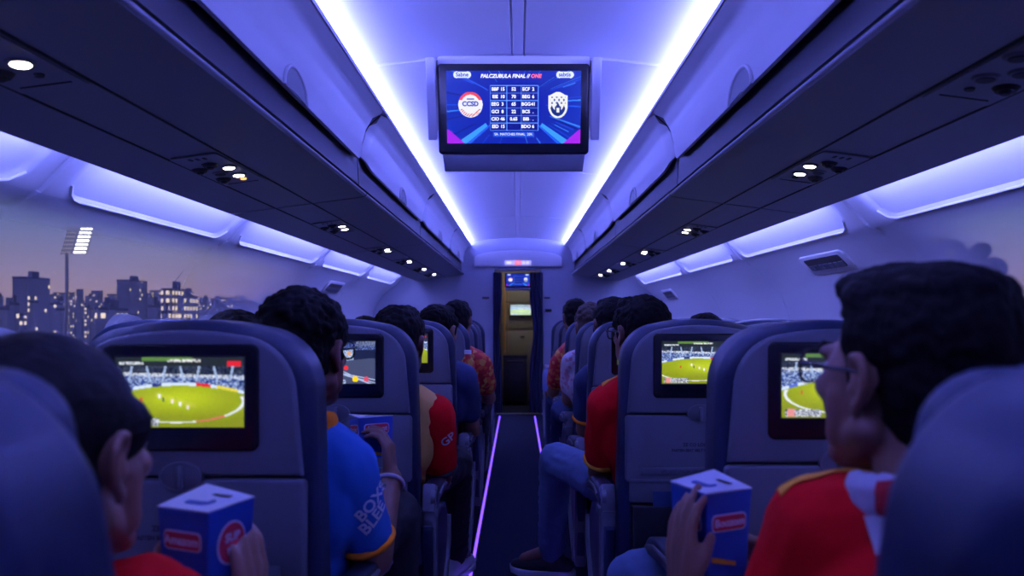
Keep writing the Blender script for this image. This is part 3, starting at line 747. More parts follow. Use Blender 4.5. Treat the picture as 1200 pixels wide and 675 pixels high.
lo = bpy.data.objects.new('galley_lamp', ld); COL.objects.link(lo); lo.location = (0.0, 8.9, 1.97)
tagit(lo, 'warm ceiling lamp of the galley', 'lamp')

# floor path lights
def floor_strip(x, y0, y1, label):
    root = empty('floor_path_light', (x, y0, 0), label, 'floor light', 'violet floor path lights')
    bm = bmesh.new(); rbox(bm, (0, (y1-y0)/2, 0.003), (0.030, y1-y0, 0.006), 0.002); finish('track', bm, M['dark'], root)
    bm = bmesh.new(); rbox(bm, (0, (y1-y0)/2, 0.006), (0.014, y1-y0-0.01, 0.006), 0.002); finish('tube', bm, M['floorstrip'], root)
floor_strip(-0.205, 0.2, 8.0, 'long violet light line along the left edge of the aisle floor')
for a, b, t in ((0.2, 3.62, 'nearest length'), (3.66, 5.6, 'middle length'), (5.64, 8.0, 'length ending at doorway')):
    floor_strip(0.19, a, b, 'violet light line right of the aisle floor, '+t)

# ------------------------------------------------------------------ screens hanging in the aisle
def hanging_screen(loc, w, h, tilt, label, big=True):
    root = empty('hanging_screen', loc, label, 'screen')
    T = Matrix.Rotation(tilt, 4, 'X')
    bm = bmesh.new(); prism(bm, rrect(0, 0, w, h, 0.012*w/0.5), 0.0, 0.035, 0.006, fn=lambda a, b, d: T @ Vector((a, d, b))); finish('bezel', bm, M['black'], root)
    dw, dh = w*0.885, h*0.80; dz = h*0.02
    me = picture_mesh('display', board(330, 172) if big else board(120, 64), dw, dh, T @ Matrix.Translation((0, -0.0012, dz)))
    dsp = link('display', me, M['display'], root, smooth=0)
    def TX(nm, s, u, v, size, m_, **kw):
        text_part(nm, s, size*w/0.51, m_, dsp, T @ basis(((u-0.5)*dw, -0.0022, dz+(0.5-v)*dh), (1, 0, 0), (0, 0, 1)), **kw)
    if big:
        TX('lettering', 'PALCZUBULA FINAL //', 0.435, 0.075, 0.0165, M['screenwhite'], shear=0.2, bold=0.0006)
        TX('lettering', 'ONE', 0.665, 0.075, 0.0165, M['screenred'], shear=0.2, bold=0.0008)
        TX('lettering', 'Sabne', 0.118, 0.055, 0.018, M['screenblue'], bold=0.0005); TX('lettering', 'sabtis', 0.878, 0.055, 0.018, M['screenblue'], bold=0.0005)
        L_ = [('BBF', '15', '52', 'ECF', '2'), ('IIIE', '10', '70', 'BEG', '6'), ('EEG', '3', '65', 'BGG', '41'), ('GCI', '8', '22', 'BCS', '.'), ('CIO', '46', '0.65', 'BIB', '.'), ('EID', '15', '', 'BDO', '6')]
        for k, (a, b, c, d, f) in enumerate(L_):
            v = 0.252+0.1025*k
            for s_, u in ((a, 0.362), (b, 0.417), (c, 0.50), (d, 0.592), (f, 0.645)):
                if s_: TX('lettering', s_, u, v, 0.0150, M['screenwhite'], bold=0.0006)
        TX('lettering', 'SA  MATCHES FINAL  20K', 0.498, 0.872, 0.0115, M['screenwhite'])
        TX('lettering', 'CCSD', 0.177, 0.455, 0.021, M['screenblue'], bold=0.001)
    bm = bmesh.new(); prism(bm, [(-w*0.475, 0), (w*0.475, 0), (w*0.462, -0.055*w/0.51), (-w*0.462, -0.055*w/0.51)], 0.002, 0.05, 0.004, fn=lambda a, b, d: T @ Vector((a, d, b-h*0.505))); finish('lower_tray', bm, M['tray'], root)
    bm = bmesh.new(); rbox(bm, tuple(T @ Vector((0, 0.05, 0))), (w*0.9, 0.03, h*0.9), 0.01, mtx=None); finish('back_housing', bm, M['armgrey'], root)
    return root
Zc = H+(VY-128)/F*2.40
hs = hanging_screen(((602-VX)/F*2.40, 2.40, Zc), 0.513, 0.298, R(9), 'large blue match-up screen hanging from the ceiling over the aisle')
# flared housing fins tying the screen to the ceiling
for sx_ in (-1, 1):
    bm = bmesh.new(); P = [(-0.06, 0.155), (0.09, 0.19), (0.09, -0.02), (0.02, -0.10)]
    prism(bm, P, sx_*0.262, sx_*0.292, 0.004, fn=lambda a, b, d: (d, a, b)); finish('side_fin', bm, M['ceiling'], hs)
bm = bmesh.new(); rbox(bm, (0, 0.04, 0.155), (0.52, 0.10, 0.05), 0.01); finish('ceiling_mount', bm, M['ceiling'], hs)
hanging_screen((0.0, YB-0.09, H+(VY-328.5)/F*(YB-0.09)), 0.30, 0.165, R(4), 'small blue match-up screen at the top of the front doorway', big=False)

# ------------------------------------------------------------------ seats
def seat_outline(hw_b, hw_t, z0, zt, rc, crown, n=10):
    """trapezoid with round shoulders and a gently crowned top"""
    P = [(-hw_b, z0), (hw_b, z0)]
    cx = hw_t-rc; cz = zt-crown-rc*0.95
    for k in range(n+1):
        t = (PI/2-0.10)*k/n; P.append((cx+rc*math.cos(t)*1.0, cz+rc*math.sin(t)))
    x1, z1 = P[-1]
    for k in range(1, 8):
        x = x1*(1-2*k/8); P.append((x, z1+(zt-z1)*(1-(x/x1)**2)))
    for k in range(n+1):
        t = (PI/2-0.10)*(1-k/n); P.append((-(cx+rc*math.cos(t)), cz+rc*math.sin(t)))
    return P
DISPLAYS = []
for k, im in enumerate([cricket(1), cricket(2, 0.46, 0.04), street(3), cricket(8, 0.58, -0.03), cricket(9, 0.40, 0.08)]):
    DISPLAYS.append(picture_mesh('display', im, 0.220, 0.120, Matrix.Translation((0, -0.0075, 0.992))))
    DISPLAYS[-1].materials.append(M['display'])

def build_seat(arm_sides, shroud, name='passenger_seat'):
    root = empty(name, (0, 0, 0))
    # backrest: navy padding that wraps round the shell
    bm = bmesh.new()
    bulge = lambda a, b, d: (a*(1-0.04*max(0, (d-0.05))/0.1), d+0.05*max(0, b-0.75)**2-(0.03*(b-0.85) if b > 0.85 else 0), b)
    prism(bm, seat_outline(0.236, 0.222, 0.40, 1.116, 0.12, 0.018), 0.004, 0.135, 0.028, 5, fn=bulge)
    finish('backrest', bm, M['navy'], root, smooth=50)
    # two head wings on the front side
    bm = bmesh.new(); prism(bm, rrect(0, 1.0, 0.36, 0.17, 0.05), 0.11, 0.165, 0.02, 4); finish('headrest', bm, M['navy'], root, smooth=50)
    # grey back shell: upper and lower (tray) mouldings
    full = seat_outline(0.212, 0.195, 0.42, 1.098, 0.105, 0.014)
    up = [p for p in full if p[1] > 0.85]; wz = 0.2065
    bm = bmesh.new(); prism(bm, [(-wz, 0.846), (wz, 0.846)]+up, -0.012, 0.03, 0.007, 3); sh = finish('back_shell', bm, M['shell'], root, smooth=40)
    bm = bmesh.new(); prism(bm, rrect(0, 0.745, 0.424, 0.192, 0.012), -0.013, 0.03, 0.006, 3); tr_ = finish('tray_table', bm, M['tray'], root, smooth=40)
    bm = bmesh.new(); rbox(bm, (0, 0.012, 0.62), (0.40, 0.04, 0.06), 0.006); rbox(bm, (0, -0.008, 0.655), (0.40, 0.014, 0.012), 0.004); finish('lower_ledge', bm, M['shell'], root)
    # latch
    ell = lambda rx, rz: [(rx*math.cos(2*PI*k/28), 0.846+rz*math.sin(2*PI*k/28)) for k in range(28)]
    bm = bmesh.new(); prism(bm, ell(0.038, 0.026), -0.0145, -0.006, 0.002, 2); la = finish('tray_latch', bm, M['armgrey'], root, smooth=40)
    bm = bmesh.new(); tube(bm, [(p[0], -0.0145, p[1]) for p in ell(0.036, 0.0245)], 0.002, 6, True); finish('latch_rim', bm, M['shell'], la)
    bm = bmesh.new(); rbox(bm, (0, -0.019, 0.846), (0.011, 0.012, 0.040), 0.004); finish('latch_tab', bm, M['shell'], la)
    # screen
    bm = bmesh.new(); prism(bm, rrect(0, 0.982, 0.268, 0.184, 0.014), -0.0165, 0.0, 0.004, 3); bz = finish('screen_bezel', bm, M['black'], root, smooth=40)
    bm = bmesh.new(); prism(bm, rrect(0, 0.992, 0.226, 0.126, 0.002), -0.0172, -0.010, 0, fn=None); finish('screen_mask', bm, M['dark'], bz, smooth=0)
    d = bpy.data.objects.new('display', DISPLAYS[0]); COL.objects.link(d); d.parent = bz; d.location = (0, -0.0105, 0)
    # printed lines and grip slot on the tray
    for k, s_ in enumerate(('ZE CO LOG TGU', 'FASTEN SEAT BELT WHILE SEATED')):
        text_part('notice', s_, 0.0105 if k else 0.013, M['inkdark'], tr_, basis((0.0, -0.0138, 0.757-0.016*k), (1, 0, 0), (0, 0, 1)), bold=0.0006)
    bm = bmesh.new(); rbox(bm, (0, -0.014, 0.682), (0.34, 0.006, 0.022), 0.002); g = finish('grip_slot', bm, M['armgrey'], tr_)
    text_part('notice', 'LIFE VEST UNDER YOUR SEAT', 0.011, M['inkdark'], g, basis((-0.04, -0.0175, 0.682), (1, 0, 0), (0, 0, 1)))
    # literature pocket
    bm = bmesh.new()
    prism(bm, [(-0.19, 0.33), (0.19, 0.33), (0.195, 0.585), (-0.195, 0.585)], -0.018, 0.012, 0.008, 3); lp = finish('literature_pocket', bm, M['dark'], root)
    bm = bmesh.new(); rbox(bm, (-0.08, -0.014, 0.590), (0.11, 0.004, 0.070), 0.001); finish('leaflet', bm, M['leaflet'], lp)
    # seat pan
    bm = bmesh.new(); prism(bm, rrect(0.33, 0.395, 0.44, 0.11, 0.04), -0.215, 0.215, 0.03, 4, fn=lambda a, b, d: (d, a, b)); finish('seat_cushion', bm, M['navyfab'], root, smooth=50)
    bm = bmesh.new(); rbox(bm, (0, 0.30, 0.315), (0.43, 0.42, 0.05), 0.012); finish('seat_pan', bm, M['dark'], root)
    for x in (-0.15, 0.15):
        bm = bmesh.new(); rbox(bm, (x, 0.30, 0.155), (0.035, 0.05, 0.30), 0.008); rbox(bm, (x, 0.28, 0.012), (0.05, 0.40, 0.024), 0.006); rbox(bm, (0, 0, 0), (0.03, 0.04, 0.26), 0.008, mtx=Matrix.Translation((x, 0.17, 0.16)) @ Matrix.Rotation(R(-38), 4, 'X'))
        finish('leg', bm, M['steel'], root)
    for s_ in arm_sides:
        x = s_*0.252
        # pad
        pts = [(0.06, 0.585), (0.10, 0.608), (0.20, 0.606), (0.34, 0.590), (0.44, 0.568), (0.475, 0.545), (0.470, 0.522), (0.44, 0.520), (0.32, 0.545), (0.18, 0.558), (0.08, 0.556)]
        bm = bmesh.new(); prism(bm, pts, x-0.026, x+0.026, 0.010, 3, fn=lambda a, b, d: (d, a, b)); ar = finish('armrest', bm, M['navy'], root, smooth=50)
        bm = bmesh.new(); prism(bm, [(0.055, 0.600), (0.075, 0.625), (0.105, 0.615), (0.125, 0.56), (0.115, 0.40), (0.055, 0.40)], x-0.022, x+0.022, 0.008, 3, fn=lambda a, b, d: (d, a, b)); finish('arm_hinge', bm, M['armgrey'], ar, smooth=50)
        bm = bmesh.new(); tube(bm, [(x+s_*0.024, 0.11, 0.585), (x+s_*0.024, 0.22, 0.585), (x+s_*0.024, 0.36, 0.566), (x+s_*0.024, 0.455, 0.538)], 0.007, 8); finish('arm_trim', bm, M['armgrey'], ar)
        bm = bmesh.new(); rbox(bm, (x, 0.09, 0.545), (0.062, 0.065, 0.028), 0.007); finish('arm_collar', bm, M['armgrey'], ar)
    if shroud:
        x = shroud*0.250
        bm = bmesh.new(); prism(bm, [(0.035, 0.50), (0.10, 0.53), (0.40, 0.49), (0.47, 0.43), (0.46, 0.33), (0.30, 0.20), (0.12, 0.12), (0.06, 0.14)], x-0.018, x+0.018, 0.008, 3, fn=lambda a, b, d: (d, a, b)); sd = finish('side_panel', bm, M['navy'], root, smooth=50)
        bm = bmesh.new(); tube(bm, [(x+shroud*0.014, p[0], p[1]) for p in [(0.49, 0.42), (0.475, 0.34), (0.31, 0.20), (0.13, 0.10)]], [0.014, 0.017, 0.018, 0.016], 10); finish('side_trim', bm, M['armgrey'], sd, smooth=60)
        bm = bmesh.new(); prism(bm, [(0.05, 0.55), (0.115, 0.55), (0.125, 0.30), (0.155, 0.11), (0.075, 0.09), (0.05, 0.26)], x-0.024, x+0.024, 0.010, 3, fn=lambda a, b, d: (d, a, b)); finish('arm_post', bm, M['armgrey'], root, smooth=50)
        bm = bmesh.new(); cyl(bm, (x+shroud*0.015, 0.02, 0.60), (x+shroud*0.028, 0.02, 0.60), 0.020, 0.017, 20); finish('pivot_cap', bm, M['armgrey'], root, smooth=40)
    return root
protoL = build_seat((1, -1), 1)
protoR = build_seat((1, -1), -1)
protoML = build_seat((-1,), 0)
protoMR = build_seat((1,), 0)
used = set()
def seat(proto, x, y, disp, label):
    o = proto if proto.name not in used else copy_tree(proto)
    used.add(proto.name)
    o.location = (x, y, 0); tagit(o, label, 'seat', 'airline seats')
    for ch in o.children:
        for g in ch.children:
            if g.name.split('.')[0] == 'display': g.data = DISPLAYS[disp]
    return o
LS = [(-0.512, 0.52), (-0.579, 1.23), (-0.516, 2.03), (-0.485, 2.95), (-0.48, 3.80), (-0.485, 4.65), (-0.48, 5.5)]
RS = [(0.478, 0.52), (0.604, 1.345), (0.519, 2.03), (0.508, 2.85), (0.52, 3.65), (0.516, 4.40), (0.515, 5.15), (0.50, 5.9)]
LL = ['blurred seat shell at the lower left corner, nearest to the camera, holding the woman', 'big grey seat back with a cricket screen in front of the sleek-haired woman', 'grey seat back with a street scene on its screen beside the man in blue', 'grey seat back behind the man in navy on the left, screen half hidden', 'grey seat back fourth along the left of the aisle, narrow sliver of screen', 'grey seat back fifth along the left of the aisle with slim edge showing', 'grey seat back farthest along the left of the aisle']
RL = ['blurred navy seat at the lower right corner, nearest to the camera', 'grey seat back with a cricket screen beside the face of the man in glasses', 'grey seat back with a fully visible cricket screen behind the man in light jeans', 'grey seat back behind the person in navy on the right of the aisle', 'grey seat back fourth along the right aisle behind the pink printed shirt', 'grey seat back fifth along the right of the aisle', 'grey seat back sixth along the right of the aisle', 'grey seat back farthest along the right of the aisle']
for k, (x, y) in enumerate(LS): seat(protoL, x, y, [0, 0, 2, 4, 1, 0, 3][k], LL[k])
for k, (x, y) in enumerate(RS): seat(protoR, x, y, [0, 3, 1, 3, 4, 0, 1, 0][k], RL[k])
def recline(o, deg):
    Mr = Matrix.Translation((0, 0.08, 0.43)) @ Matrix.Rotation(R(deg), 4, 'X') @ Matrix.Translation((0, -0.08, -0.43))
    for ch in o.children:
        if ch.name.split('.')[0] in ('backrest', 'headrest', 'back_shell', 'tray_table', 'lower_ledge', 'tray_latch', 'screen_bezel', 'literature_pocket'):
            ch.matrix_local = Mr @ ch.matrix_local
SEATS = [o for o in COL.objects if o.name.startswith('passenger_seat') and abs(o.location.y-0.52) < 1e-3 and o.get('label')]
for o in SEATS: recline(o, 13)
for k in (1, 2, 3, 4):
    seat(protoML, LS[k][0]-0.535, LS[k][1]+0.02, 1, 'inner seat in row %s left of the aisle, mostly hidden by the aisle seats' % ['', 'one', 'two', 'three', 'four'][k])
for k in (2, 3, 4, 5, 6):
    seat(protoMR, RS[k][0]+0.535, RS[k][1]+0.02, 0, 'inner seat in row %s right of the aisle, mostly hidden by the aisle seats' % ['', 'one', 'two', 'three', 'four', 'five', 'six'][k])

# ------------------------------------------------------------------ people
def add_caps(bm, p0, p1, r0, r1=None, n=12):
    p0, p1 = Vector(p0), Vector(p1); r1 = r0 if r1 is None else r1
    d = p1-p0
    if d.length < 1e-6: d = Vector((0, 0, 1e-4)); p1 = p0+d
    u, v = frame_of(d); dn = d.normalized(); rings = []
    for k in range(1, 5):
        t = PI/2*k/4; rings.append((p0-dn*r0*math.cos(t), r0*math.sin(t)))
    for k in range(0, 4):
        t = PI/2*k/4; rings.append((p1+dn*r1*math.sin(t), r1*math.cos(t)))
    R_ = [[bm.verts.new(c+(u*math.cos(2*PI*i/n)+v*math.sin(2*PI*i/n))*r) for i in range(n)] for c, r in rings]
    a = bm.verts.new(p0-dn*r0); b = bm.verts.new(p1+dn*r1)
    for i in range(n):
        bm.faces.new((a, R_[0][(i+1) % n], R_[0][i])); bm.faces.new((b, R_[-1][i], R_[-1][(i+1) % n]))
    for x, y in zip(R_, R_[1:]):
        for i in range(n): bm.faces.new((x[i], x[(i+1) % n], y[(i+1) % n], y[i]))
def add_ell(bm, c, r, mtx=None):
    t = bmesh.new(); bmesh.ops.create_icosphere(t, subdivisions=3, radius=1); bmesh.ops.scale(t, vec=r, verts=t.verts); bmesh.ops.translate(t, vec=c, verts=t.verts)
    if mtx is not None: bmesh.ops.transform(t, matrix=mtx, verts=t.verts)
    merge(bm, t)
def blob(name, bm, m, parent, voxel=0.008, smooth_it=4, wrinkle=0.0, wscale=14, seed=0, stretch=(1, 1, 1), fine=0.0):
    """merge overlapping closed shapes into ONE continuous smooth surface"""
    bmesh.ops.recalc_face_normals(bm, faces=bm.faces)
    me = bpy.data.meshes.new(name); bm.to_mesh(me); bm.free()
    o = bpy.data.objects.new('tmp', me); COL.objects.link(o)
    md = o.modifiers.new('r', 'REMESH'); md.mode = 'VOXEL'; md.voxel_size = voxel; md.adaptivity = 0
    sm = o.modifiers.new('s', 'SMOOTH'); sm.factor = 0.5; sm.iterations = smooth_it
    dg = bpy.context.evaluated_depsgraph_get(); dg.update()
    res = bpy.data.meshes.new_from_object(o.evaluated_get(dg)); bpy.data.objects.remove(o); bpy.data.meshes.remove(me)
    if wrinkle or fine:
        vn = [v.normal.copy() for v in res.vertices]; so = Vector((seed*3.1, seed*1.7, seed))
        for v, nn in zip(res.vertices, vn):
            p = Vector((v.co.x*stretch[0], v.co.y*stretch[1], v.co.z*stretch[2]))
            d = 0.0
            if wrinkle: d += wrinkle*(1-2*abs(mnoise.noise(p*wscale+so)))+wrinkle*0.5*mnoise.noise(p*wscale*2.3+so)
            if fine: d += fine*mnoise.noise(p*95+so)+fine*0.7*mnoise.noise(p*45+so)
            v.co += nn*d
    res.name = name; res.materials.clear()
    return link(name, res, m, parent, smooth=180)

def head_prims(bm, Mh, s=1.0, fem=False, fw=1.0):
    E = lambda c, r: add_ell(bm, c, r, Mh)
    def C_(a, b, r0, r1=None): add_caps(bm, Mh @ Vector(a), Mh @ Vector(b), r0*s, (r0 if r1 is None else r1)*s, 12)
    E((0, -0.015, 0.035), (0.073, 0.094, 0.082)); E((0, 0.032, -0.02), (0.064*fw, 0.062, 0.085)); E((0, 0.042, -0.078), (0.047*fw, 0.045, 0.036))
    C_((-0.012, 0.074, -0.100), (0.012, 0.074, -0.100), 0.019 if not fem else 0.016)
    for q in (-1, 1):
        C_((q*0.052*fw, 0.0, -0.055), (q*0.022*fw, 0.068, -0.095), 0.021, 0.017); E((q*(0.042+(fw-1)*0.06), 0.058, -0.014), (0.021, 0.024, 0.019)); C_((q*0.050*fw, 0.036, -0.020), (q*0.044*fw, 0.046, -0.070), 0.019, 0.017)
        C_((q*0.010, 0.092, 0.028), (q*0.042, 0.080, 0.026), 0.011, 0.009); E((q*0.011, 0.102, -0.033), (0.009, 0.011, 0.008))
        # ear: rim, bowl and lobe
        rim = [(q*0.074, 0.008, 0.012), (q*0.083, 0.000, 0.027), (q*0.088, -0.014, 0.030), (q*0.090, -0.024, 0.018), (q*0.088, -0.024, -0.002), (q*0.083, -0.014, -0.020), (q*0.078, -0.002, -0.032), (q*0.074, 0.004, -0.026)]
        for a, b in zip(rim, rim[1:]): C_(a, b, 0.0055)
        E((q*0.076, -0.010, 0.002), (0.006, 0.018, 0.026)); E((q*0.077, -0.001, -0.031), (0.006, 0.008, 0.009)); C_((q*0.076, 0.006, -0.004), (q*0.078, 0.004, -0.012), 0.005)
    C_((0, 0.094, 0.016), (0, 0.116, -0.026), 0.0085, 0.0125)
    C_((-0.017, 0.090, -0.060), (0.017, 0.090, -0.060), 0.0075); C_((-0.014, 0.090, -0.071), (0.014, 0.090, -0.071), 0.008)
    E((0, 0.075, -0.062), (0.036, 0.022, 0.02))

def hand_prims(bm, wrist, d, n, thumb_side, curl=(25, 30, 20), spread=0.10, s=1.0, thumb=(0.55, 0.75, 0.35)):
    """palm, four unequal bent fingers and a thumb leaving the side of the palm"""
    d = Vector(d).normalized(); n = Vector(n); n = (n-d*n.dot(d)).normalized(); sd = d.cross(n)*thumb_side
    offs = (0.030, 0.010, -0.010, -0.029); ln = (0.92, 1.0, 0.94, 0.76); w = Vector(wrist)
    for i in range(4):
        k = w+(d*(0.088-0.006*abs(i-1))+sd*offs[i])*s
        add_caps(bm, w+sd*offs[i]*0.55*s+d*0.012*s, k, 0.0155*s, 0.0115*s, 10)
        dd = (d+sd*offs[i]*spread*12).normalized(); p = k; a = 0; r0 = 0.0098
        for j, L in enumerate((0.043, 0.027, 0.021)):
            a += R(curl[j]); dr = dd*math.cos(a)+n*math.sin(a); q = p+dr*L*ln[i]*s
            add_caps(bm, p, q, r0*s, (r0-0.001)*s, 10); p = q; r0 -= 0.001
    b = w+(d*0.028+sd*0.026)*s; t1 = b+(d*thumb[0]+sd*thumb[1]+n*thumb[2]).normalized()*0.048*s
    t2 = t1+(d*(thumb[0]+0.35)+sd*thumb[1]*0.5+n*thumb[2]).normalized()*0.034*s
    add_caps(bm, w+(d*0.012+sd*0.016)*s, b, 0.016*s, 0.015*s, 10); add_caps(bm, b, t1, 0.014*s, 0.0105*s, 10); add_caps(bm, t1, t2, 0.0105*s, 0.0085*s, 10)

def shoe(parent, ankle, toe_dir, m, sole, up_name='shoe'):
    a = Vector(ankle); f = Vector((toe_dir[0], toe_dir[1], 0)).normalized()
    heel = Vector((a.x, a.y, 0.0))-f*0.06
    bm = bmesh.new()
    add_caps(bm, heel+Vector((0, 0, 0.055)), heel+f*0.07+Vector((0, 0, 0.06)), 0.036, 0.040)
    add_caps(bm, heel+f*0.06+Vector((0, 0, 0.062)), heel+f*0.15+Vector((0, 0, 0.045)), 0.038, 0.036)
    add_caps(bm, heel+f*0.15+Vector((0, 0, 0.045)), heel+f*0.215+Vector((0, 0, 0.038)), 0.038, 0.028)
    add_caps(bm, heel+f*0.03+Vector((0, 0, 0.07)), heel+f*0.055+Vector((0, 0, 0.11)), 0.038, 0.036)
    o = blob(up_name, bm, m, parent, 0.006, 3)
    bm = bmesh.new()
    sd = Vector((f.y, -f.x, 0)); P = []
    prof = [(-0.035, 0.030), (0.0, 0.037), (0.07, 0.034), (0.14, 0.043), (0.20, 0.040), (0.238, 0.022)]
    for t, w in prof: P.append((t, w))
    P = [(-0.045, 0.012)]+P+[(0.246, 0.0)]+[(t, -w) for t, w in prof[::-1]]+[(-0.045, -0.012)]
    prism(bm, P, 0.0, 0.030, 0.006, 2, fn=lambda t, w, d: tuple(heel+f*t+sd*w+Vector((0, 0, d+(0.012*max(0, (t-0.17)/0.07)**2)+(0.006 if t < 0.02 else 0)))))
    finish('sole', bm, sole, o, smooth=50)
    bm = bmesh.new()
    for k in range(4):
        c = heel+f*(0.075+0.022*k)+Vector((0, 0, 0.101-0.010*k)); tube(bm, [c-sd*0.022-Vector((0, 0, 0.008)), c, c+sd*0.022-Vector((0, 0, 0.008))], 0.0035, 6)
    finish('laces', bm, sole if m == M['shoeblack'] else M['cream'], o)
    return o

def spectacles(parent, Mh, s, m):
    bm = bmesh.new()
    for q in (-1, 1):
        pts = [Mh @ Vector((q*0.034+p[0], 0.112-0.25*abs(q*0.034+p[0])**1.5*2.2, 0.006+p[1])) for p in rrect(0, 0, 0.052, 0.040, 0.014, 4)]
        tube(bm, pts, 0.0022*s, 6, True)
        tube(bm, [Mh @ Vector(p) for p in ((q*0.060, 0.100, 0.014), (q*0.074, 0.088, 0.013), (q*0.080, 0.03, 0.012), (q*0.080, -0.006, 0.012), (q*0.078, -0.022, -0.008))], 0.0026*s, 6)
    tube(bm, [Mh @ Vector(p) for p in ((-0.009, 0.110, 0.010), (0, 0.116, 0.013), (0.009, 0.110, 0.010))], 0.002*s, 6)
    return finish('spectacles', bm, m, parent, smooth=60)

def person(label, seatxy, head, yaw, skin, shirt, pants, shoes=None, hair='short', hair_m='hair', pitch=0, roll=0, s=1.0, arms=None, legs=None, voxel=0.008, glasses=False, sleeve=0.62, collar=None, cuff=None, hands=True, shoulder_w=0.175, fem=False, sleeve_m=None, fw=1.0, shoulders=None, lean=0.0):
    sxp, syp = seatxy; hd = Vector(head)
    Mh = Matrix.Translation(hd) @ Matrix.Rotation(yaw, 4, 'Z') @ Matrix.Rotation(pitch, 4, 'X') @ Matrix.Rotation(roll, 4, 'Y') @ Matrix.Scale(s, 4)
    pel = Vector((sxp, syp+0.27, 0.535)); nb = Vector((hd.x, hd.y-0.035, hd.z-0.165*s))
    ax = Vector((math.cos(lean), math.sin(lean), 0))      # shoulder axis
    shc = nb+Vector((0, 0.0, -0.035))
    SH = {1: shc+ax*shoulder_w+Vector((0, 0, -0.015)), -1: shc-ax*shoulder_w+Vector((0, 0, -0.015))}
    if shoulders:
        for q, v in shoulders.items(): SH[q] = Vector(v)
    chest = shc.lerp(pel, 0.33); belly = shc.lerp(pel, 0.72)
    arms = arms or {}; legs = legs or {}
    A = {}
    for q in (1, -1):
        a = arms.get(q, {}); el = Vector(a.get('el', SH[q]+Vector((q*0.045, 0.05, -0.235)))); wr = Vector(a.get('wr', Vector((sxp+q*0.10, syp+0.50, 0.60))))
        A[q] = (SH[q], el, wr, a)
    Lg = {}
    for q in (1, -1):
        g = legs.get(q, {}); hip = pel+Vector((q*0.085, 0.03, -0.02)); kn = Vector(g.get('kn', (sxp+q*0.115, syp+0.67, 0.545))); an = Vector(g.get('an', (kn.x, kn.y-0.02, 0.115))); Lg[q] = (hip, kn, an, Vector(g.get('toe', (0.0, 1, 0))))
    yawm = Matrix.Rotation(lean, 4, 'Z')
    def torso(bm, g):
        def EE(c, r): add_ell(bm, (0, 0, 0), tuple(x+g for x in r), Matrix.Translation(c) @ yawm)
        EE(chest, (0.158*shoulder_w/0.175, 0.108, 0.150)); EE(belly, (0.152, 0.115, 0.14)); EE(pel, (0.165, 0.125, 0.11))
        add_caps(bm, SH[1]-ax*0.03, SH[-1]+ax*0.03, 0.062+g)
        for q in (1, -1): add_caps(bm, nb+Vector((0, -0.01, 0.005)), SH[q].lerp(nb, 0.25), 0.045+g, 0.056+g)
    # --- body
    bm = bmesh.new(); head_prims(bm, Mh, s, fem, fw)
    add_caps(bm, Mh @ Vector((0, -0.030, -0.05)), nb+Vector((0, -0.005, -0.02)), 0.052*s, 0.060*s); torso(bm, 0)
    for q in (1, -1):
        sh, el, wr, a = A[q]; add_caps(bm, sh, el, 0.052, 0.041); add_caps(bm, el, wr, 0.043, 0.029)
        hp = a.get('hand', {})
        dv = hp.get('d', tuple((wr-el).normalized())); nv = hp.get('n', (0, 0, -1))
        hand_prims(bm, wr, dv, nv, hp.get('side', q), hp.get('curl', (30, 35, 25)), s=hp.get('s', 0.95), thumb=hp.get('thumb', (0.55, 0.75, 0.35)))
        hip, kn, an, toe = Lg[q]; add_caps(bm, hip, kn, 0.078, 0.055); add_caps(bm, kn, an, 0.053, 0.036); add_caps(bm, an, Vector((an.x, an.y, 0.07))+toe.normalized()*0.12, 0.032, 0.024)
    body = blob('person', bm, M[skin], None, voxel, 3 if voxel < 0.006 else 2)
    tagit(body, label, 'person')
    # eyes
    for q in (-1, 1):
        bm = bmesh.new(); add_ell(bm, (q*0.031, 0.079, 0.006), (0.0135, 0.0125, 0.0115), Mh); ey = finish('eye', bm, M['eye'], body, smooth=180)
        bm = bmesh.new(); add_ell(bm, (q*0.031, 0.0885, 0.006), (0.0055, 0.0035, 0.0055), Mh); finish('iris', bm, M['iris'], ey, smooth=180)
    # brows
    for q in (-1, 1):
        bm = bmesh.new(); tube(bm, [Mh @ Vector(p) for p in ((q*0.014, 0.1015, 0.030), (q*0.03, 0.0985, 0.036), (q*0.046, 0.087, 0.031))], [0.0035*s, 0.004*s, 0.002*s], 6)
        finish('eyebrow', bm, M[hair_m], body, smooth=60)
    # --- hair
    bm = bmesh.new(); r_ = random.Random(sum(ord(q_) for q_ in label))
    E = lambda c, r: add_ell(bm, c, r, Mh)
    if hair == 'sleek':
        E((0, -0.022, 0.040), (0.080, 0.101, 0.089)); E((0, -0.045, 0.0), (0.076, 0.078, 0.085)); E((0, -0.05, -0.04), (0.062, 0.055, 0.06))
        for q in (-1, 1): E((q*0.062, 0.012, 0.03), (0.018, 0.05, 0.035))
        E((0, -0.135, -0.045), (0.040, 0.040, 0.045))
        blob('hair', bm, M[hair_m], body, 0.005, 4, fine=0.0012)
    elif hair == 'quiff':
        E((0, -0.040, 0.048), (0.081, 0.090, 0.086)); E((0, -0.056, 0.0), (0.0775, 0.068, 0.085)); E((0, -0.062, -0.045), (0.060, 0.040, 0.055))
        E((0, 0.010, 0.098), (0.064, 0.066, 0.036)); E((0.004, 0.034, 0.100), (0.048, 0.040, 0.030)); E((0, -0.04, 0.098), (0.068, 0.075, 0.034))
        for k in range(9): add_caps(bm, Mh @ Vector((-0.045+0.011*k, -0.02, 0.108)), Mh @ Vector((-0.038+0.0105*k, 0.050+0.004*math.sin(k*1.9), 0.105+0.006*math.sin(k*2.7))), 0.019, 0.017, 8)
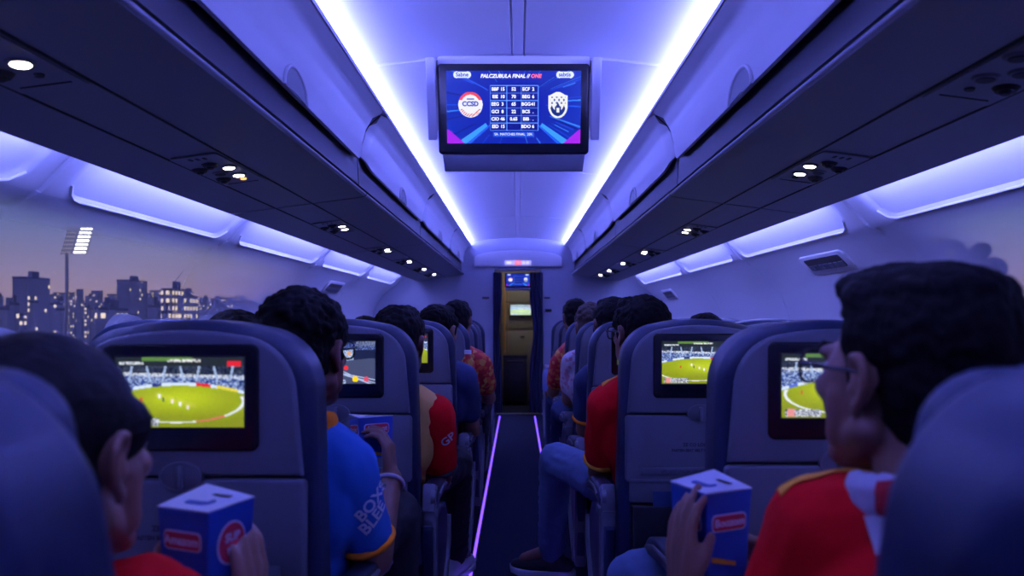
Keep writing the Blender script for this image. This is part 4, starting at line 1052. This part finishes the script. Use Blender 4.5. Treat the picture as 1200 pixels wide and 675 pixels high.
        for q in (-1, 1): E((q*0.068, -0.014, 0.050), (0.013, 0.044, 0.040)); E((q*0.0725, 0.006, 0.012), (0.005, 0.009, 0.026)); E((q*0.053, 0.008, 0.085), (0.022, 0.035, 0.030))
        blob('hair', bm, M[hair_m], body, 0.0045, 2, wrinkle=0.0022, wscale=45, seed=3, stretch=(1.6, 0.4, 1), fine=0.0022)
    else:
        E((0, -0.022, 0.044), (0.080, 0.101, 0.086)); E((0, -0.050, 0.0), (0.075, 0.073, 0.075)); E((0, -0.062, -0.035), (0.058, 0.040, 0.042)); E((0, 0.025, 0.098), (0.060, 0.060, 0.030))
        for q in (-1, 1): E((q*0.064, 0.010, 0.048), (0.016, 0.048, 0.040)); E((q*0.071, 0.018, 0.012), (0.006, 0.010, 0.025))
        if hair == 'curly':
            for k in range(420):
                th = r_.uniform(0, 2*PI); ph = r_.uniform(0.0, 1.5); v = Vector((math.sin(ph)*math.cos(th)*0.082, math.sin(ph)*math.sin(th)*0.102-0.022, math.cos(ph)*0.088+0.048))
                if v.y > 0.055 and v.z < 0.095: continue
                rr = r_.uniform(0.0055, 0.010); E(tuple(v), (rr, rr, rr))
        blob('hair', bm, M[hair_m], body, 0.005 if voxel < 0.009 else 0.007, 2 if hair != 'curly' else 1, wrinkle=0.003, wscale=28, seed=int(abs(hd.x)*50), fine=0.004)
    if glasses: spectacles(body, Mh, s, M['glass_frame'])
    # --- shirt
    bm = bmesh.new(); torso(bm, 0.014)
    for q in (1, -1):
        sh, el, wr, a = A[q]; e2 = sh.lerp(el, sleeve)
        if sleeve_m:
            b2 = bmesh.new(); add_caps(b2, sh, e2, 0.072, 0.062); blob('sleeve', b2, M[sleeve_m], body, max(voxel, 0.006), 4, wrinkle=0.004, wscale=14, seed=q)
        else: add_caps(bm, sh, e2, 0.068, 0.060)
    sv = blob('jersey', bm, M[shirt], body, max(voxel, 0.006), 4, wrinkle=0.005, wscale=11, seed=int(abs(hd.y)*20), stretch=(1, 1, 0.7))
    # --- trousers
    bm = bmesh.new(); add_ell(bm, (0, 0, 0), (0.176, 0.138, 0.100), Matrix.Translation(pel-Vector((0, 0, 0.03))))
    for q in (1, -1):
        hip, kn, an, toe = Lg[q]; add_caps(bm, hip, kn, 0.090, 0.066); add_caps(bm, kn, an+Vector((0, 0, 0.015)), 0.066, 0.056); add_caps(bm, an+Vector((0, 0, 0.03)), an+Vector((0, 0, -0.005)), 0.055, 0.050)
    blob('trousers', bm, M[pants], body, max(voxel, 0.007), 3, wrinkle=0.004, wscale=16, seed=4, stretch=(1, 1, 1.6))
    if shoes:
        for q in (1, -1): shoe(body, Lg[q][2], Lg[q][3], M[shoes], M['sole'])
    if collar:
        bm = bmesh.new()
        cr = 1.12 if collar == 'scarf' else 1.0; cz = 0.022 if collar == 'scarf' else 0.0
        pts = [nb+Vector((cr*0.066*math.cos(t), cr*0.062*math.sin(t)-0.004, cz+0.030-0.012*math.sin(t))) for t in [2*PI*k/24 for k in range(24)]]
        for a, b in zip(pts, pts[1:]+pts[:1]): add_caps(bm, a-Vector((0, 0, 0.018)), a+Vector((0, 0, 0.010)), 0.013, 0.010, 8); add_caps(bm, a, b, 0.013, 0.013, 8)
        blob('collar', bm, M[collar], body, 0.005, 3)
    if cuff:
        for q in (1, -1):
            sh, el, wr, a = A[q]; e2 = sh.lerp(el, sleeve); dr = (el-sh).normalized(); bm = bmesh.new(); u, v = frame_of(dr)
            c = e2+dr*0.030
            tube(bm, [c+(u*math.cos(t)+v*math.sin(t))*0.0535 for t in [2*PI*k/22 for k in range(22)]], 0.0095, 8, True); finish('sleeve_trim', bm, M[cuff], body, smooth=60)
    return dict(body=body, jersey=sv, SH=SH, A=A, nb=nb, Mh=Mh)

def wrist_band(body, wr, d, r, m, name='wristband', thick=0.006):
    d = Vector(d).normalized(); u, v = frame_of(d); bm = bmesh.new()
    tube(bm, [Vector(wr)+(u*math.cos(t)+v*math.sin(t))*r for t in [2*PI*k/20 for k in range(20)]], thick, 8, True); return finish(name, bm, m, body, smooth=60)

# snack boxes
def snack_box(loc, rz, label, tilt=(0, 0), w=0.088, h=0.125, word='Boozom', disc=True, taper=0.86, front='r'):
    root = empty('snack_box', loc, label, 'box', 'blue snack boxes in hands')
    root.rotation_euler = (tilt[0], tilt[1], rz)
    bm = bmesh.new(); hb = w*taper/2; ht = w/2
    q = [(-1, -1), (1, -1), (1, 1), (-1, 1)]
    A = [bm.verts.new((x*hb, y*hb, -h/2)) for x, y in q]; B = [bm.verts.new((x*ht, y*ht, h/2)) for x, y in q]
    for i in range(4): bm.faces.new((A[i], A[(i+1) % 4], B[(i+1) % 4], B[i]))
    bm.faces.new(A[::-1]); bm.faces.new(B)
    bmesh.ops.bevel(bm, geom=list(bm.edges), offset=0.0015, segments=2, affect='EDGES'); finish('carton', bm, M['boxblue'], root)
    bm = bmesh.new(); V = [(-ht, -ht, h/2+0.001), (ht, -ht, h/2+0.001), (ht, ht, h/2+0.001), (-ht, ht*0.98, h/2+0.012)]
    T = [bm.verts.new(v) for v in V]; U = [bm.verts.new((v[0], v[1], v[2]+0.0015)) for v in V]
    bm.faces.new(U); bm.faces.new(T[::-1])
    for i in range(4): bm.faces.new((T[i], T[(i+1) % 4], U[(i+1) % 4], U[i]))
    lid = finish('lid', bm, M['boxwhite'], root, smooth=0)
    bm = bmesh.new(); prism(bm, rrect(0.0, -0.012, 0.042, 0.026, 0.010), h/2+0.004, h/2+0.0052, fn=lambda a, b, d: (a, b, d)); finish('lid_badge', bm, M['boxblue'], lid)
    bm = bmesh.new(); rbox(bm, (0.0, 0.018, h/2+0.0068), (0.05, 0.008, 0.001)); finish('lid_print', bm, M['inkdark'], lid, smooth=0)
    sl = math.atan2(ht-hb, h)
    # faces: -y face and +x face and -x face
    for nm, rot in (('front', 0), ('side', PI/2), ('other', -PI/2)):
        Mf = Matrix.Rotation(rot, 4, 'Z')
        off = -(ht+hb)/2
        def pl(a, b, d): return tuple(Mf @ Vector((a, off-math.tan(sl)*b-d, b)))
        if nm == 'side' and disc:
            bm = bmesh.new(); prism(bm, [(0.026*math.cos(2*PI*k/24), 0.012+0.030*math.sin(2*PI*k/24)) for k in range(24)], 0.0005, 0.0018, fn=pl); dd = finish('badge', bm, M['boxwhite'], root, smooth=0)
            bm = bmesh.new(); prism(bm, [(0.0235*math.cos(2*PI*k/24), 0.012+0.0275*math.sin(2*PI*k/24)) for k in range(24)], 0.001, 0.0024, fn=pl); finish('badge_face', bm, M['boxred'], dd, smooth=0)
            for k, s_ in enumerate(('SUP', 'tre')):
                Mx = Mf @ basis((0, off-math.tan(sl)*0.015-0.0032, 0.020-0.017*k), (1, 0, 0), (0, -math.tan(sl), 1)); text_part('lettering', s_, 0.016, M['boxwhite'], dd, Mx, bold=0.0006)
        else:
            zc = 0.022
            bm = bmesh.new(); prism(bm, rrect(0, zc, 0.064, 0.026, 0.007), 0.0005, 0.0018, fn=pl); dd = finish('name_label', bm, M['boxwhite'], root, smooth=0)
            bm = bmesh.new(); prism(bm, rrect(0, zc, 0.0605, 0.0225, 0.006), 0.001, 0.0024, fn=pl); finish('label_face', bm, M['boxred'], dd, smooth=0)
            Mx = Mf @ basis((0, off-math.tan(sl)*zc-0.0032, zc), (1, 0, 0), (0, -math.tan(sl), 1)); text_part('lettering', word, 0.0165, M['boxwhite'], dd, Mx, bold=0.0005)
            bm = bmesh.new(); prism(bm, [(-0.03, -0.028), (0.015, -0.040), (0.015, -0.046), (-0.03, -0.036)], 0.0005, 0.0016, fn=pl); finish('ribbon_print', bm, M['gold'], root, smooth=0)
    return root
# near left: woman with a snack box
A_ = person('person with sleek tied-back black hair and red top at lower left, holding a snack box', (-0.52, 0.46), (-0.515, 0.78, 0.962), R(-9), 'skinB', 'red', 'blackcloth', hair='sleek', hair_m='hairsleek', voxel=0.0045, fem=True, shoulder_w=0.155, s=1.12,
    shoulders={1: (-0.42, 0.82, 0.765)}, arms={1: dict(el=(-0.36, 0.90, 0.60), wr=(-0.375, 0.985, 0.69), hand=dict(d=(0.0, 0.10, 1), n=(-1, 0.2, 0.1), side=-1, curl=(12, 30, 22))), -1: dict(el=(-0.74, 0.93, 0.58), wr=(-0.52, 1.02, 0.72), hand=dict(d=(0.25, 0.1, 0.9), n=(1, -0.1, 0), side=1, curl=(15, 25, 20)))}, lean=R(-8),
    legs={1: dict(kn=(-0.42, 1.06, 0.53), an=(-0.42, 1.02, 0.115)), -1: dict(kn=(-0.62, 1.06, 0.53), an=(-0.62, 1.02, 0.115))})
snack_box((-0.432, 0.985, 0.800), R(-21), 'blue snack box with white lid held by the woman at lower left', word='Amazom')
# near right: man with glasses
B_ = person('person in glasses and red jersey with quiffed black hair at right, holding a snack box', (0.54, 0.46), (0.464, 0.845, 1.046), R(20), 'skinB', 'red', 'navyjeans', hair='quiff', fw=1.13, voxel=0.0045, glasses=True, s=1.04, pitch=R(2),
    shoulders={-1: (0.375, 0.87, 0.855), 1: (0.66, 0.78, 0.85)}, arms={-1: dict(el=(0.325, 0.95, 0.615), wr=(0.246, 1.065, 0.700), hand=dict(d=(0.0, 0.06, 1), n=(1, 0.3, 0.0), side=-1, curl=(6, 16, 14), thumb=(0.9, 0.35, 0.35))), 1: dict(el=(0.70, 0.90, 0.60), wr=(0.42, 1.12, 0.70), hand=dict(d=(-0.5, 0.1, 0.6), n=(-1, -0.2, 0), side=1))}, lean=R(-14), sleeve=0.86,
    legs={1: dict(kn=(0.66, 1.08, 0.53), an=(0.66, 1.04, 0.115)), -1: dict(kn=(0.44, 1.10, 0.53), an=(0.44, 1.06, 0.115))}, collar='scarf')
snack_box((0.300, 1.105, 0.790), R(-66), 'blue snack box with white lid held by the man in glasses at right', word='Boozom', disc=False, h=0.135)
bB = B_['body']
wrist_band(bB, (0.249, 1.060, 0.690), (0.0, 0.1, 1), 0.036, M['boxred'], 'red_bracelet', 0.007)
wrist_band(bB, (0.252, 1.055, 0.672), (0.0, 0.1, 1), 0.038, M['dark'], 'black_bracelet', 0.006)
def stripe(name, target, pts, w, m, parent, down=(0, 0, -1), up=0.15):
    """a cloth stripe laid on the jersey along a path"""
    bvh = BVHTree.FromPolygons([v.co for v in target.data.vertices], [p.vertices for p in target.data.polygons])
    pts = [Vector(p) for p in pts]; n = 14; path = []
    for k in range(n+1):
        t = k/n*(len(pts)-1); i = min(int(t), len(pts)-2); path.append(pts[i].lerp(pts[i+1], t-i))
    dn = Vector(down).normalized(); bm = bmesh.new(); rows = []
    for k, p in enumerate(path):
        d = (path[min(k+1, n)]-path[max(k-1, 0)]).normalized(); sd = d.cross(dn).normalized(); row = []
        for j in range(5):
            q = p+sd*w*(j/4-0.5); h = bvh.ray_cast(q-dn*up, dn, up+0.3); row.append(tuple((h[0]-dn*0.003) if h[0] else q))
        rows.append(row)
    grid_surface(bm, rows); bmesh.ops.recalc_face_normals(bm, faces=bm.faces); bmesh.ops.solidify(bm, geom=list(bm.faces), thickness=0.0015)
    return finish(name, bm, m, parent, smooth=60)
stripe('shoulder_stripe', B_['jersey'], [(0.325, 0.885, 0.9), (0.37, 0.88, 0.92), (0.43, 0.87, 0.94)], 0.024, M['gold'], bB)
def patch(name, target, corners, Y, m, parent):
    """a sewn-on patch: a four-cornered piece of cloth laid on the jersey's surface"""
    bvh = BVHTree.FromPolygons([v.co for v in target.data.vertices], [q.vertices for q in target.data.polygons]); o = Vector((0, 0, H))
    c = [W(x, y, Y) for x, y in corners]; bm = bmesh.new(); rows = []
    for i in range(9):
        row = []
        for j in range(9):
            q = c[0].lerp(c[1], j/8).lerp(c[3].lerp(c[2], j/8), i/8); d = (q-o).normalized(); h = bvh.ray_cast(o, d, 5); row.append(tuple(h[0]-d*0.003 if h[0] else q))
        rows.append(row)
    grid_surface(bm, rows); return finish(name, bm, m, parent, smooth=60)
patch('back_patch', B_['jersey'], [(1012, 604), (1060, 604), (1060, 650), (1026, 650)], 0.8, M['white'], bB)
project_text('jersey_lettering', 'agi', 0.050, M['white'], bB, B_['jersey'], (0.315, 0.90, 0.72), (0.72, -0.35, -0.55), (0.45, -0.1, 0.8), bold=0.001)

# left aisle
C_p = person('person in bright blue jersey with orange collar and curly black hair, left of the aisle', (-0.56, 1.27), (-0.455, 1.52, 1.040), R(-14), 'skinA', 'blue', 'blackcloth', hair='curly', voxel=0.006, glasses=True, collar='orange', cuff='orange', shoes='shoeblack',
    shoulders={1: (-0.365, 1.49, 0.800)}, arms={1: dict(el=(-0.318, 1.56, 0.590), wr=(-0.310, 1.72, 0.730), hand=dict(d=(-0.10, 0.22, 1), n=(-1, 0.1, 0.1), side=-1, curl=(28, 45, 30))), -1: dict(wr=(-0.48, 1.80, 0.72), hand=dict(d=(0.5, 0.15, 0.7), n=(1, -0.2, 0), side=1))},
    legs={1: dict(kn=(-0.33, 1.92, 0.585), an=(-0.34, 1.92, 0.115))}, sleeve=0.66)
snack_box((-0.372, 1.80, 0.815), R(30), 'blue snack box held in the hand of the man in blue', word='Amcont', tilt=(R(-8), 0), h=0.10)
wrist_band(C_p['body'], (-0.310, 1.708, 0.720), (0.0, 0.16, 0.14), 0.0335, M['band'], 'pale_bracelet', 0.005)
for k, s_ in enumerate(('BOXS', 'BLEE')):
    project_text('jersey_lettering', s_, 0.036, M['white'], C_p['body'], C_p['jersey'], (-0.315+0.004*k, 1.5, 0.735-0.036*k), (0.55, 0.30, 0.62), (-0.5, -0.2, 0.85), bold=0.001)
D_p = person('person in red-sleeved gold jersey with short black hair, second left of the aisle', (-0.50, 2.07), (-0.388, 2.31, 1.030), R(-10), 'skinA', 'khaki', 'blackcloth', hair='short', voxel=0.008, shoes='shoewhite', cuff='dark', sleeve_m='red',
    shoulders={1: (-0.275, 2.29, 0.800)}, arms={1: dict(el=(-0.262, 2.38, 0.585), wr=(-0.285, 2.60, 0.605))}, legs={1: dict(kn=(-0.245, 2.78, 0.55), an=(-0.27, 3.02, 0.115), toe=(0.35, 1, 0))}, sleeve=0.72)
project_text('jersey_lettering', 'GP', 0.04, M['white'], D_p['body'], D_p['body'].children[6] if False else [c for c in D_p['body'].children if c.name.startswith('sleeve') and not c.name.startswith('sleeve_')][0], (-0.235, 2.32, 0.735), (0.75, 0.1, 0.5), (-0.5, -0.2, 0.85), bold=0.001)
E_p = person('person in navy shirt with black hair, third along the left of the aisle', (-0.47, 2.99), (-0.360, 3.22, 1.050), R(-22), 'skinB', 'navycloth', 'blackcloth', voxel=0.010, shoes='shoewhite', shoulders={1: (-0.245, 3.20, 0.84)}, arms={1: dict(el=(-0.215, 3.28, 0.60), wr=(-0.24, 3.50, 0.62))}, legs={1: dict(kn=(-0.30, 3.66, 0.54), an=(-0.29, 3.70, 0.115))})
F_p = person('person in red and orange printed jersey, fourth along the left aisle', (-0.44, 3.84), (-0.348, 4.06, 1.090), R(-8), 'skinB', 'redprint', 'blackcloth', voxel=0.011, shoes='shoewhite', shoulders={1: (-0.215, 4.04, 0.85)}, arms={1: dict(el=(-0.17, 4.14, 0.65), wr=(-0.20, 4.36, 0.62))}, legs={1: dict(kn=(-0.23, 4.50, 0.56), an=(-0.27, 4.54, 0.115)), -1: dict(kn=(-0.40, 4.52, 0.56), an=(-0.40, 4.54, 0.115))})
# right aisle
G_p = person('person in red jersey and light blue jeans with one leg out in the aisle', (0.50, 2.07), (0.398, 2.31, 1.062), R(24), 'skinA', 'red', 'jeans', hair='short', voxel=0.007, glasses=True, shoes='shoeblack', cuff='gold',
    shoulders={-1: (0.292, 2.28, 0.835)}, arms={-1: dict(el=(0.278, 2.40, 0.600), wr=(0.33, 2.62, 0.62))}, legs={-1: dict(kn=(0.150, 2.80, 0.560), an=(0.145, 3.06, 0.115), toe=(-1, 0.25, 0))}, sleeve=0.70)
stripe('shoulder_stripe', G_p['jersey'], [(0.27, 2.28, 0.9), (0.31, 2.28, 0.92), (0.345, 2.28, 0.94)], 0.025, M['gold'], G_p['body'])
H_p = person('person in navy shirt with orange sleeve trim, third along the right of the aisle', (0.50, 2.90), (0.415, 3.12, 1.080), R(10), 'skinA', 'navycloth', 'navyjeans', voxel=0.010, shoes='shoeblack', cuff='orange', shoulders={-1: (0.310, 3.10, 0.83)}, arms={-1: dict(el=(0.300, 3.17, 0.62), wr=(0.33, 3.40, 0.62))})
I_p = person('person with brown curly hair in pink and white printed shirt, right of the aisle', (0.50, 3.69), (0.400, 3.93, 1.060), R(8), 'skinB', 'pinkprint', 'navyjeans', hair='curly', hair_m='hairbrown', voxel=0.011, shoes='shoeblack', shoulders={-1: (0.305, 3.91, 0.87)}, arms={-1: dict(el=(0.285, 3.99, 0.66), wr=(0.30, 4.20, 0.62))}, legs={-1: dict(kn=(0.27, 4.42, 0.545), an=(0.265, 4.60, 0.115), toe=(-0.3, 1, 0))})
J_p = person('person in orange-red printed shirt beyond the pink shirt, right of the aisle', (0.48, 4.45), (0.378, 4.67, 1.115), R(5), 'skinB', 'redprint', 'navyjeans', voxel=0.011, shoes='shoeblack', shoulders={-1: (0.280, 4.65, 0.82)}, arms={-1: dict(el=(0.235, 4.75, 0.62), wr=(0.23, 5.0, 0.60))}, legs={-1: dict(kn=(0.27, 5.15, 0.54), an=(0.27, 5.45, 0.115), toe=(-0.3, 1, 0))})
K_p = person('person slumped low in blue jeans, only a knee showing beside the right snack box', (0.56, 1.42), (0.62, 1.60, 0.935), 0, 'skinA', 'grey', 'jeans', voxel=0.010, shoulder_w=0.15, legs={-1: dict(kn=(0.300, 1.86, 0.435), an=(0.33, 1.86, 0.115))})
# passengers in the inner seats: only the crowns of their heads clear the seat tops
for (sx_, sy_), (hx, hy, hz), lab, sh in (
    ((-1.05, 2.09), (-0.93, 2.33, 1.015), 'black-haired head rising above the nearest left seat back, inner seat', 'navycloth'),
    ((-1.02, 3.86), (-0.88, 4.08, 1.000), 'black-haired head showing between the blue-shirted man and the next head, inner seat', 'red'),
    ((1.04, 2.91), (0.83, 3.14, 1.010), 'black-haired head showing above the fully visible cricket screen seat, inner seat', 'red'),
    ((1.04, 5.21), (0.72, 5.47, 1.000), 'dark head just right of the brown curly hair, inner seat', 'navycloth')):
    person(lab, (sx_, sy_), (hx, hy, hz), 0, 'skinA', sh, 'navyjeans', voxel=0.011, shoes=None)

# loose things in hands and on seats
def bottle(loc, label, body_m, cap_m, h=0.17, r=0.030):
    root = empty('drink_bottle', loc, label, 'bottle'); prof = [(0, r*0.9), (0.01, r), (h*0.30, r), (h*0.36, r*0.92), (h*0.44, r), (h*0.70, r), (h*0.82, r*0.62), (h*0.88, r*0.42), (h*0.93, r*0.42)]
    bm = bmesh.new(); n = 20; rings = [[bm.verts.new((q*math.cos(2*PI*k/n), q*math.sin(2*PI*k/n), z)) for k in range(n)] for z, q in prof]
    for a, b in zip(rings, rings[1:]):
        for k in range(n): bm.faces.new((a[k], a[(k+1) % n], b[(k+1) % n], b[k]))
    bm.faces.new(rings[0][::-1]); bm.faces.new(rings[-1]); finish('body', bm, body_m, root, smooth=50)
    bm = bmesh.new(); cyl(bm, (0, 0, h*0.92), (0, 0, h*1.02), r*0.5, n=16); finish('cap', bm, cap_m, root, smooth=40)
    return root
bottle((-0.255, 3.60, 0.75), 'drink bottle with a pale round top held before the man in navy, left', M['redprint'], M['white'], 0.20, 0.036)
bottle((0.205, 5.02, 0.60), 'small blue water bottle by the far hands on the right', M['bottle'], M['white'], 0.18, 0.032)
root = empty('folded_cap', (-0.245, 3.46, 0.685), 'pale rounded cap resting by the arm of the man in navy, left', 'cap')
bm = bmesh.new(); add_ell(bm, (0, 0, 0.0), (0.065, 0.08, 0.055)); blob('crown', bm, M['cream'], root, 0.006, 2, wrinkle=0.004, wscale=20)
bm = bmesh.new(); prism(bm, [(0.07*math.cos(t), 0.05+0.09*math.sin(t)) for t in [PI*k/14 for k in range(15)]], -0.02, -0.012, 0.002, fn=lambda a, b, d: (a, b, d)); finish('brim', bm, M['navycloth'], root)

# ------------------------------------------------------------------ outside: dusk city, floodlights, tree
facade = bpy.data.materials.new('hazed facade with lit windows'); facade.use_nodes = True
n = facade.node_tree.nodes; l = facade.node_tree.links; b = n['Principled BSDF']; b.inputs['Roughness'].default_value = 0.9
oi = n.new('ShaderNodeObjectInfo'); t = n.new('ShaderNodeTexCoord'); sp = n.new('ShaderNodeSeparateXYZ'); l.new(t.outputs['Object'], sp.inputs[0])
ad = n.new('ShaderNodeMath'); ad.operation = 'ADD'; l.new(sp.outputs[0], ad.inputs[0]); l.new(sp.outputs[1], ad.inputs[1])
def mth(op, a, bv=None):
    q = n.new('ShaderNodeMath'); q.operation = op; l.new(a, q.inputs[0])
    if isinstance(bv, (int, float)): q.inputs[1].default_value = bv
    elif bv is not None: l.new(bv, q.inputs[1])
    return q.outputs[0]
u_ = mth('MULTIPLY', ad.outputs[0], 0.75); v_ = mth('MULTIPLY', sp.outputs[2], 0.62)
fu, fv = mth('FRACT', u_), mth('FRACT', v_); iu, iv = mth('FLOOR', u_), mth('FLOOR', v_)
cmb = n.new('ShaderNodeCombineXYZ'); l.new(iu, cmb.inputs[0]); l.new(iv, cmb.inputs[1]); l.new(oi.outputs['Random'], cmb.inputs[2])
wn_ = n.new('ShaderNodeTexWhiteNoise'); l.new(cmb.outputs[0], wn_.inputs['Vector'])
inw = mth('MULTIPLY', mth('MULTIPLY', mth('GREATER_THAN', fu, 0.25), mth('LESS_THAN', fu, 0.8)), mth('MULTIPLY', mth('GREATER_THAN', fv, 0.3), mth('LESS_THAN', fv, 0.8)))
at = n.new('ShaderNodeAttribute'); at.attribute_type = 'OBJECT'; at.attribute_name = 'lit_share'
lit = mth('MULTIPLY', inw, mth('LESS_THAN', wn_.outputs['Value'], at.outputs['Fac']))
l.new(mth('MULTIPLY', lit, 1.0), b.inputs['Emission Strength']); b.inputs['Emission Color'].default_value = (1.0, 0.80, 0.55, 1)
mx = n.new('ShaderNodeMix'); mx.data_type = 'RGBA'; mx.inputs[6].default_value = (0.22, 0.21, 0.27, 1); mx.inputs[7].default_value = (0.38, 0.36, 0.42, 1); l.new(oi.outputs['Random'], mx.inputs[0]); l.new(mx.outputs[2], b.inputs['Base Color'])  # greys lifted to put dusk haze into the facade colour
facade.cycles.emission_sampling = 'NONE'
roofm = mat('flat roof', (0.10, 0.10, 0.13), 0.9)
def building(px, ptop, Y, wpx, depth, lit_share, label, group=None, roofbox=True):
    c = W(px, ptop, Y); w = wpx*Y/F; z0 = -14.0; h = c.z-z0
    root = empty('city_building', (c.x, Y, z0), label, 'building', group)
    bm = bmesh.new(); rbox(bm, (0, 0, h/2), (w, depth, h)); o = finish('tower', bm, facade, root, smooth=0); o['lit_share'] = lit_share
    bm = bmesh.new(); rbox(bm, (0, 0, h+0.2), (w*1.02, depth*1.02, 0.5)); 
    if roofbox: rbox(bm, (w*0.15, 0, h+1.0), (w*0.3, depth*0.3, 2.0))
    finish('roof', bm, roofm, root, smooth=0)
building(37, 327, 190, 17, 9, 0.12, 'dark square tower standing highest on the dusk skyline, far left')
building(205, 341, 150, 13, 7, 0.85, 'tall pale city block with rows of lit windows, right of the floodlight')
building(220, 349, 150, 8, 6, 0.75, 'narrow lit block beside the tall lit city block')
building(133, 364, 120, 11, 6, 0.7, 'low lit block just above the nearest left seat back')
building(155, 330, 260, 15, 12, 0.08, 'dim broad tower on the hazy skyline right of the floodlight')
r_ = random.Random(11)
for k in range(130):
    px = r_.uniform(-60, 345); Y = 112+k*2.6; Y += 13 if Y > 113 else 0; Y += 9 if Y > 145 else 0; Y += 14 if Y > 183 else 0; Y += 16 if Y > 250 else 0; top = 339+27*r_.random()**0.7 if Y > 250 else r_.uniform(353, 371)
    building(px, top, Y, r_.uniform(5, 18), 1.5, r_.choice((0.06, 0.12, 0.2, 0.3)), 'dim low block among the dusk city roofs seen through the part-clear left wall', 'low city blocks at dusk', roofbox=(k % 2 == 0))
bm = bmesh.new(); rbox(bm, (0, 300, -14.5), (1600, 1000, 1)); finish('ground_outside', bm, mat('dark ground outside', (0.03, 0.03, 0.04), 0.95), smooth=0)['kind'] = 'structure'
def floodlight(px, ptop, pbot, Y, wpx, lit_e, label, cols=4, rows_=7):
    c = W(px, (ptop+pbot)/2, Y); k = Y/F; root = empty('floodlight_mast', (c.x, Y, -14), label, 'floodlight'); zc = c.z+14; hh = (pbot-ptop)*k; ww = wpx*k
    bm = bmesh.new(); cyl(bm, (-ww*0.30, 0, 0), (-ww*0.30, 0, zc-hh*0.45), 0.026*ww+0.25, 0.02*ww+0.18, 12); finish('mast', bm, M['steel'], root, smooth=40)
    def head(x0, w, m_, nm):
        rk = bmesh.new(); mm = []
        sh = 0.30
        for i in range(cols+1): a = x0+w*i/cols; cyl(rk, (a-hh*sh*0.5+hh*0.1, 0.15, zc-hh/2), (a+hh*sh*0.5+hh*0.1, 0.15, zc+hh/2), 0.10, n=6)
        for j in range(rows_): z = zc-hh/2+hh*(j+0.5)/rows_; cyl(rk, (x0+(z-zc)*sh+hh*0.1, 0.15, z), (x0+w+(z-zc)*sh+hh*0.1, 0.15, z), 0.08, n=6)
        fr = finish(nm, rk, M['steel'], root, smooth=0)
        for i in range(cols):
            for j in range(rows_):
                z = zc-hh/2+hh*(j+0.5)/rows_; x = x0+w*(i+0.5)/cols+(z-zc)*sh+hh*0.1; bm = bmesh.new(); cyl(bm, (x, 0.1, z), (x, -0.25, z), 0.16*w/cols, 0.27*w/cols, 10); finish('lamp', bm, m_, fr, smooth=0)
    lm = mat('lit floodlight lamp', (0.9, 0.9, 0.9), 0.4, emit=(1.0, 0.97, 0.86), estr=lit_e); dm = mat('dim floodlight lamp', (0.4, 0.38, 0.36), 0.4, emit=(1.0, 0.8, 0.65), estr=0.22)
    head(-ww*0.02, ww*0.45, lm, 'lamp_rack'); head(-ww*0.48, ww*0.36, dm, 'side_lamp_rack')
floodlight(88, 266, 298, 140, 32, 7.0, 'tall stadium floodlight mast glowing over the dusk city, seen through the part-clear left wall')
floodlight(1108, 292, 304, 170, 20, 1.2, 'small distant floodlight above the head of the man in glasses, part-clear right wall', cols=4, rows_=3)
def cloud(px, ptop, Y, wpx, label, seed):  # dark cloud bank, modelled as a rounded crown on a stem
    c = W(px, ptop, Y); k = Y/F; root = empty('cloud', (c.x, Y, -14), label, 'cloud'); rr = random.Random(seed); bm = bmesh.new(); w = wpx*k; top = c.z+14
    for i in range(46):
        a = rr.uniform(0, 2*PI); q = rr.uniform(0, 0.5)*w; zz = top-w*0.12-rr.uniform(0, 0.75)*w*(0.35+q/w*1.3); r0 = w*rr.uniform(0.09, 0.16); add_ell(bm, (q*math.cos(a), q*math.sin(a)*0.6, zz), (r0, r0, r0*0.85))
    blob('crown', bm, mat('dark dusk cloud', (0.03, 0.04, 0.045), 0.95, bump=0.5, bscale=2), root, w*0.02, 1, wrinkle=w*0.012, wscale=9/w*2)
    bm = bmesh.new(); cyl(bm, (0, 0, 0), (0, 0, top-w*0.5), w*0.05, w*0.035, 12); finish('cloud_stem', bm, mat('dark cloud stem', (0.03, 0.025, 0.02), 0.9), root)
cloud(1112, 278, 230, 105, 'big dark rounded tree beyond the part-clear right wall behind the quiffed hair', 4)
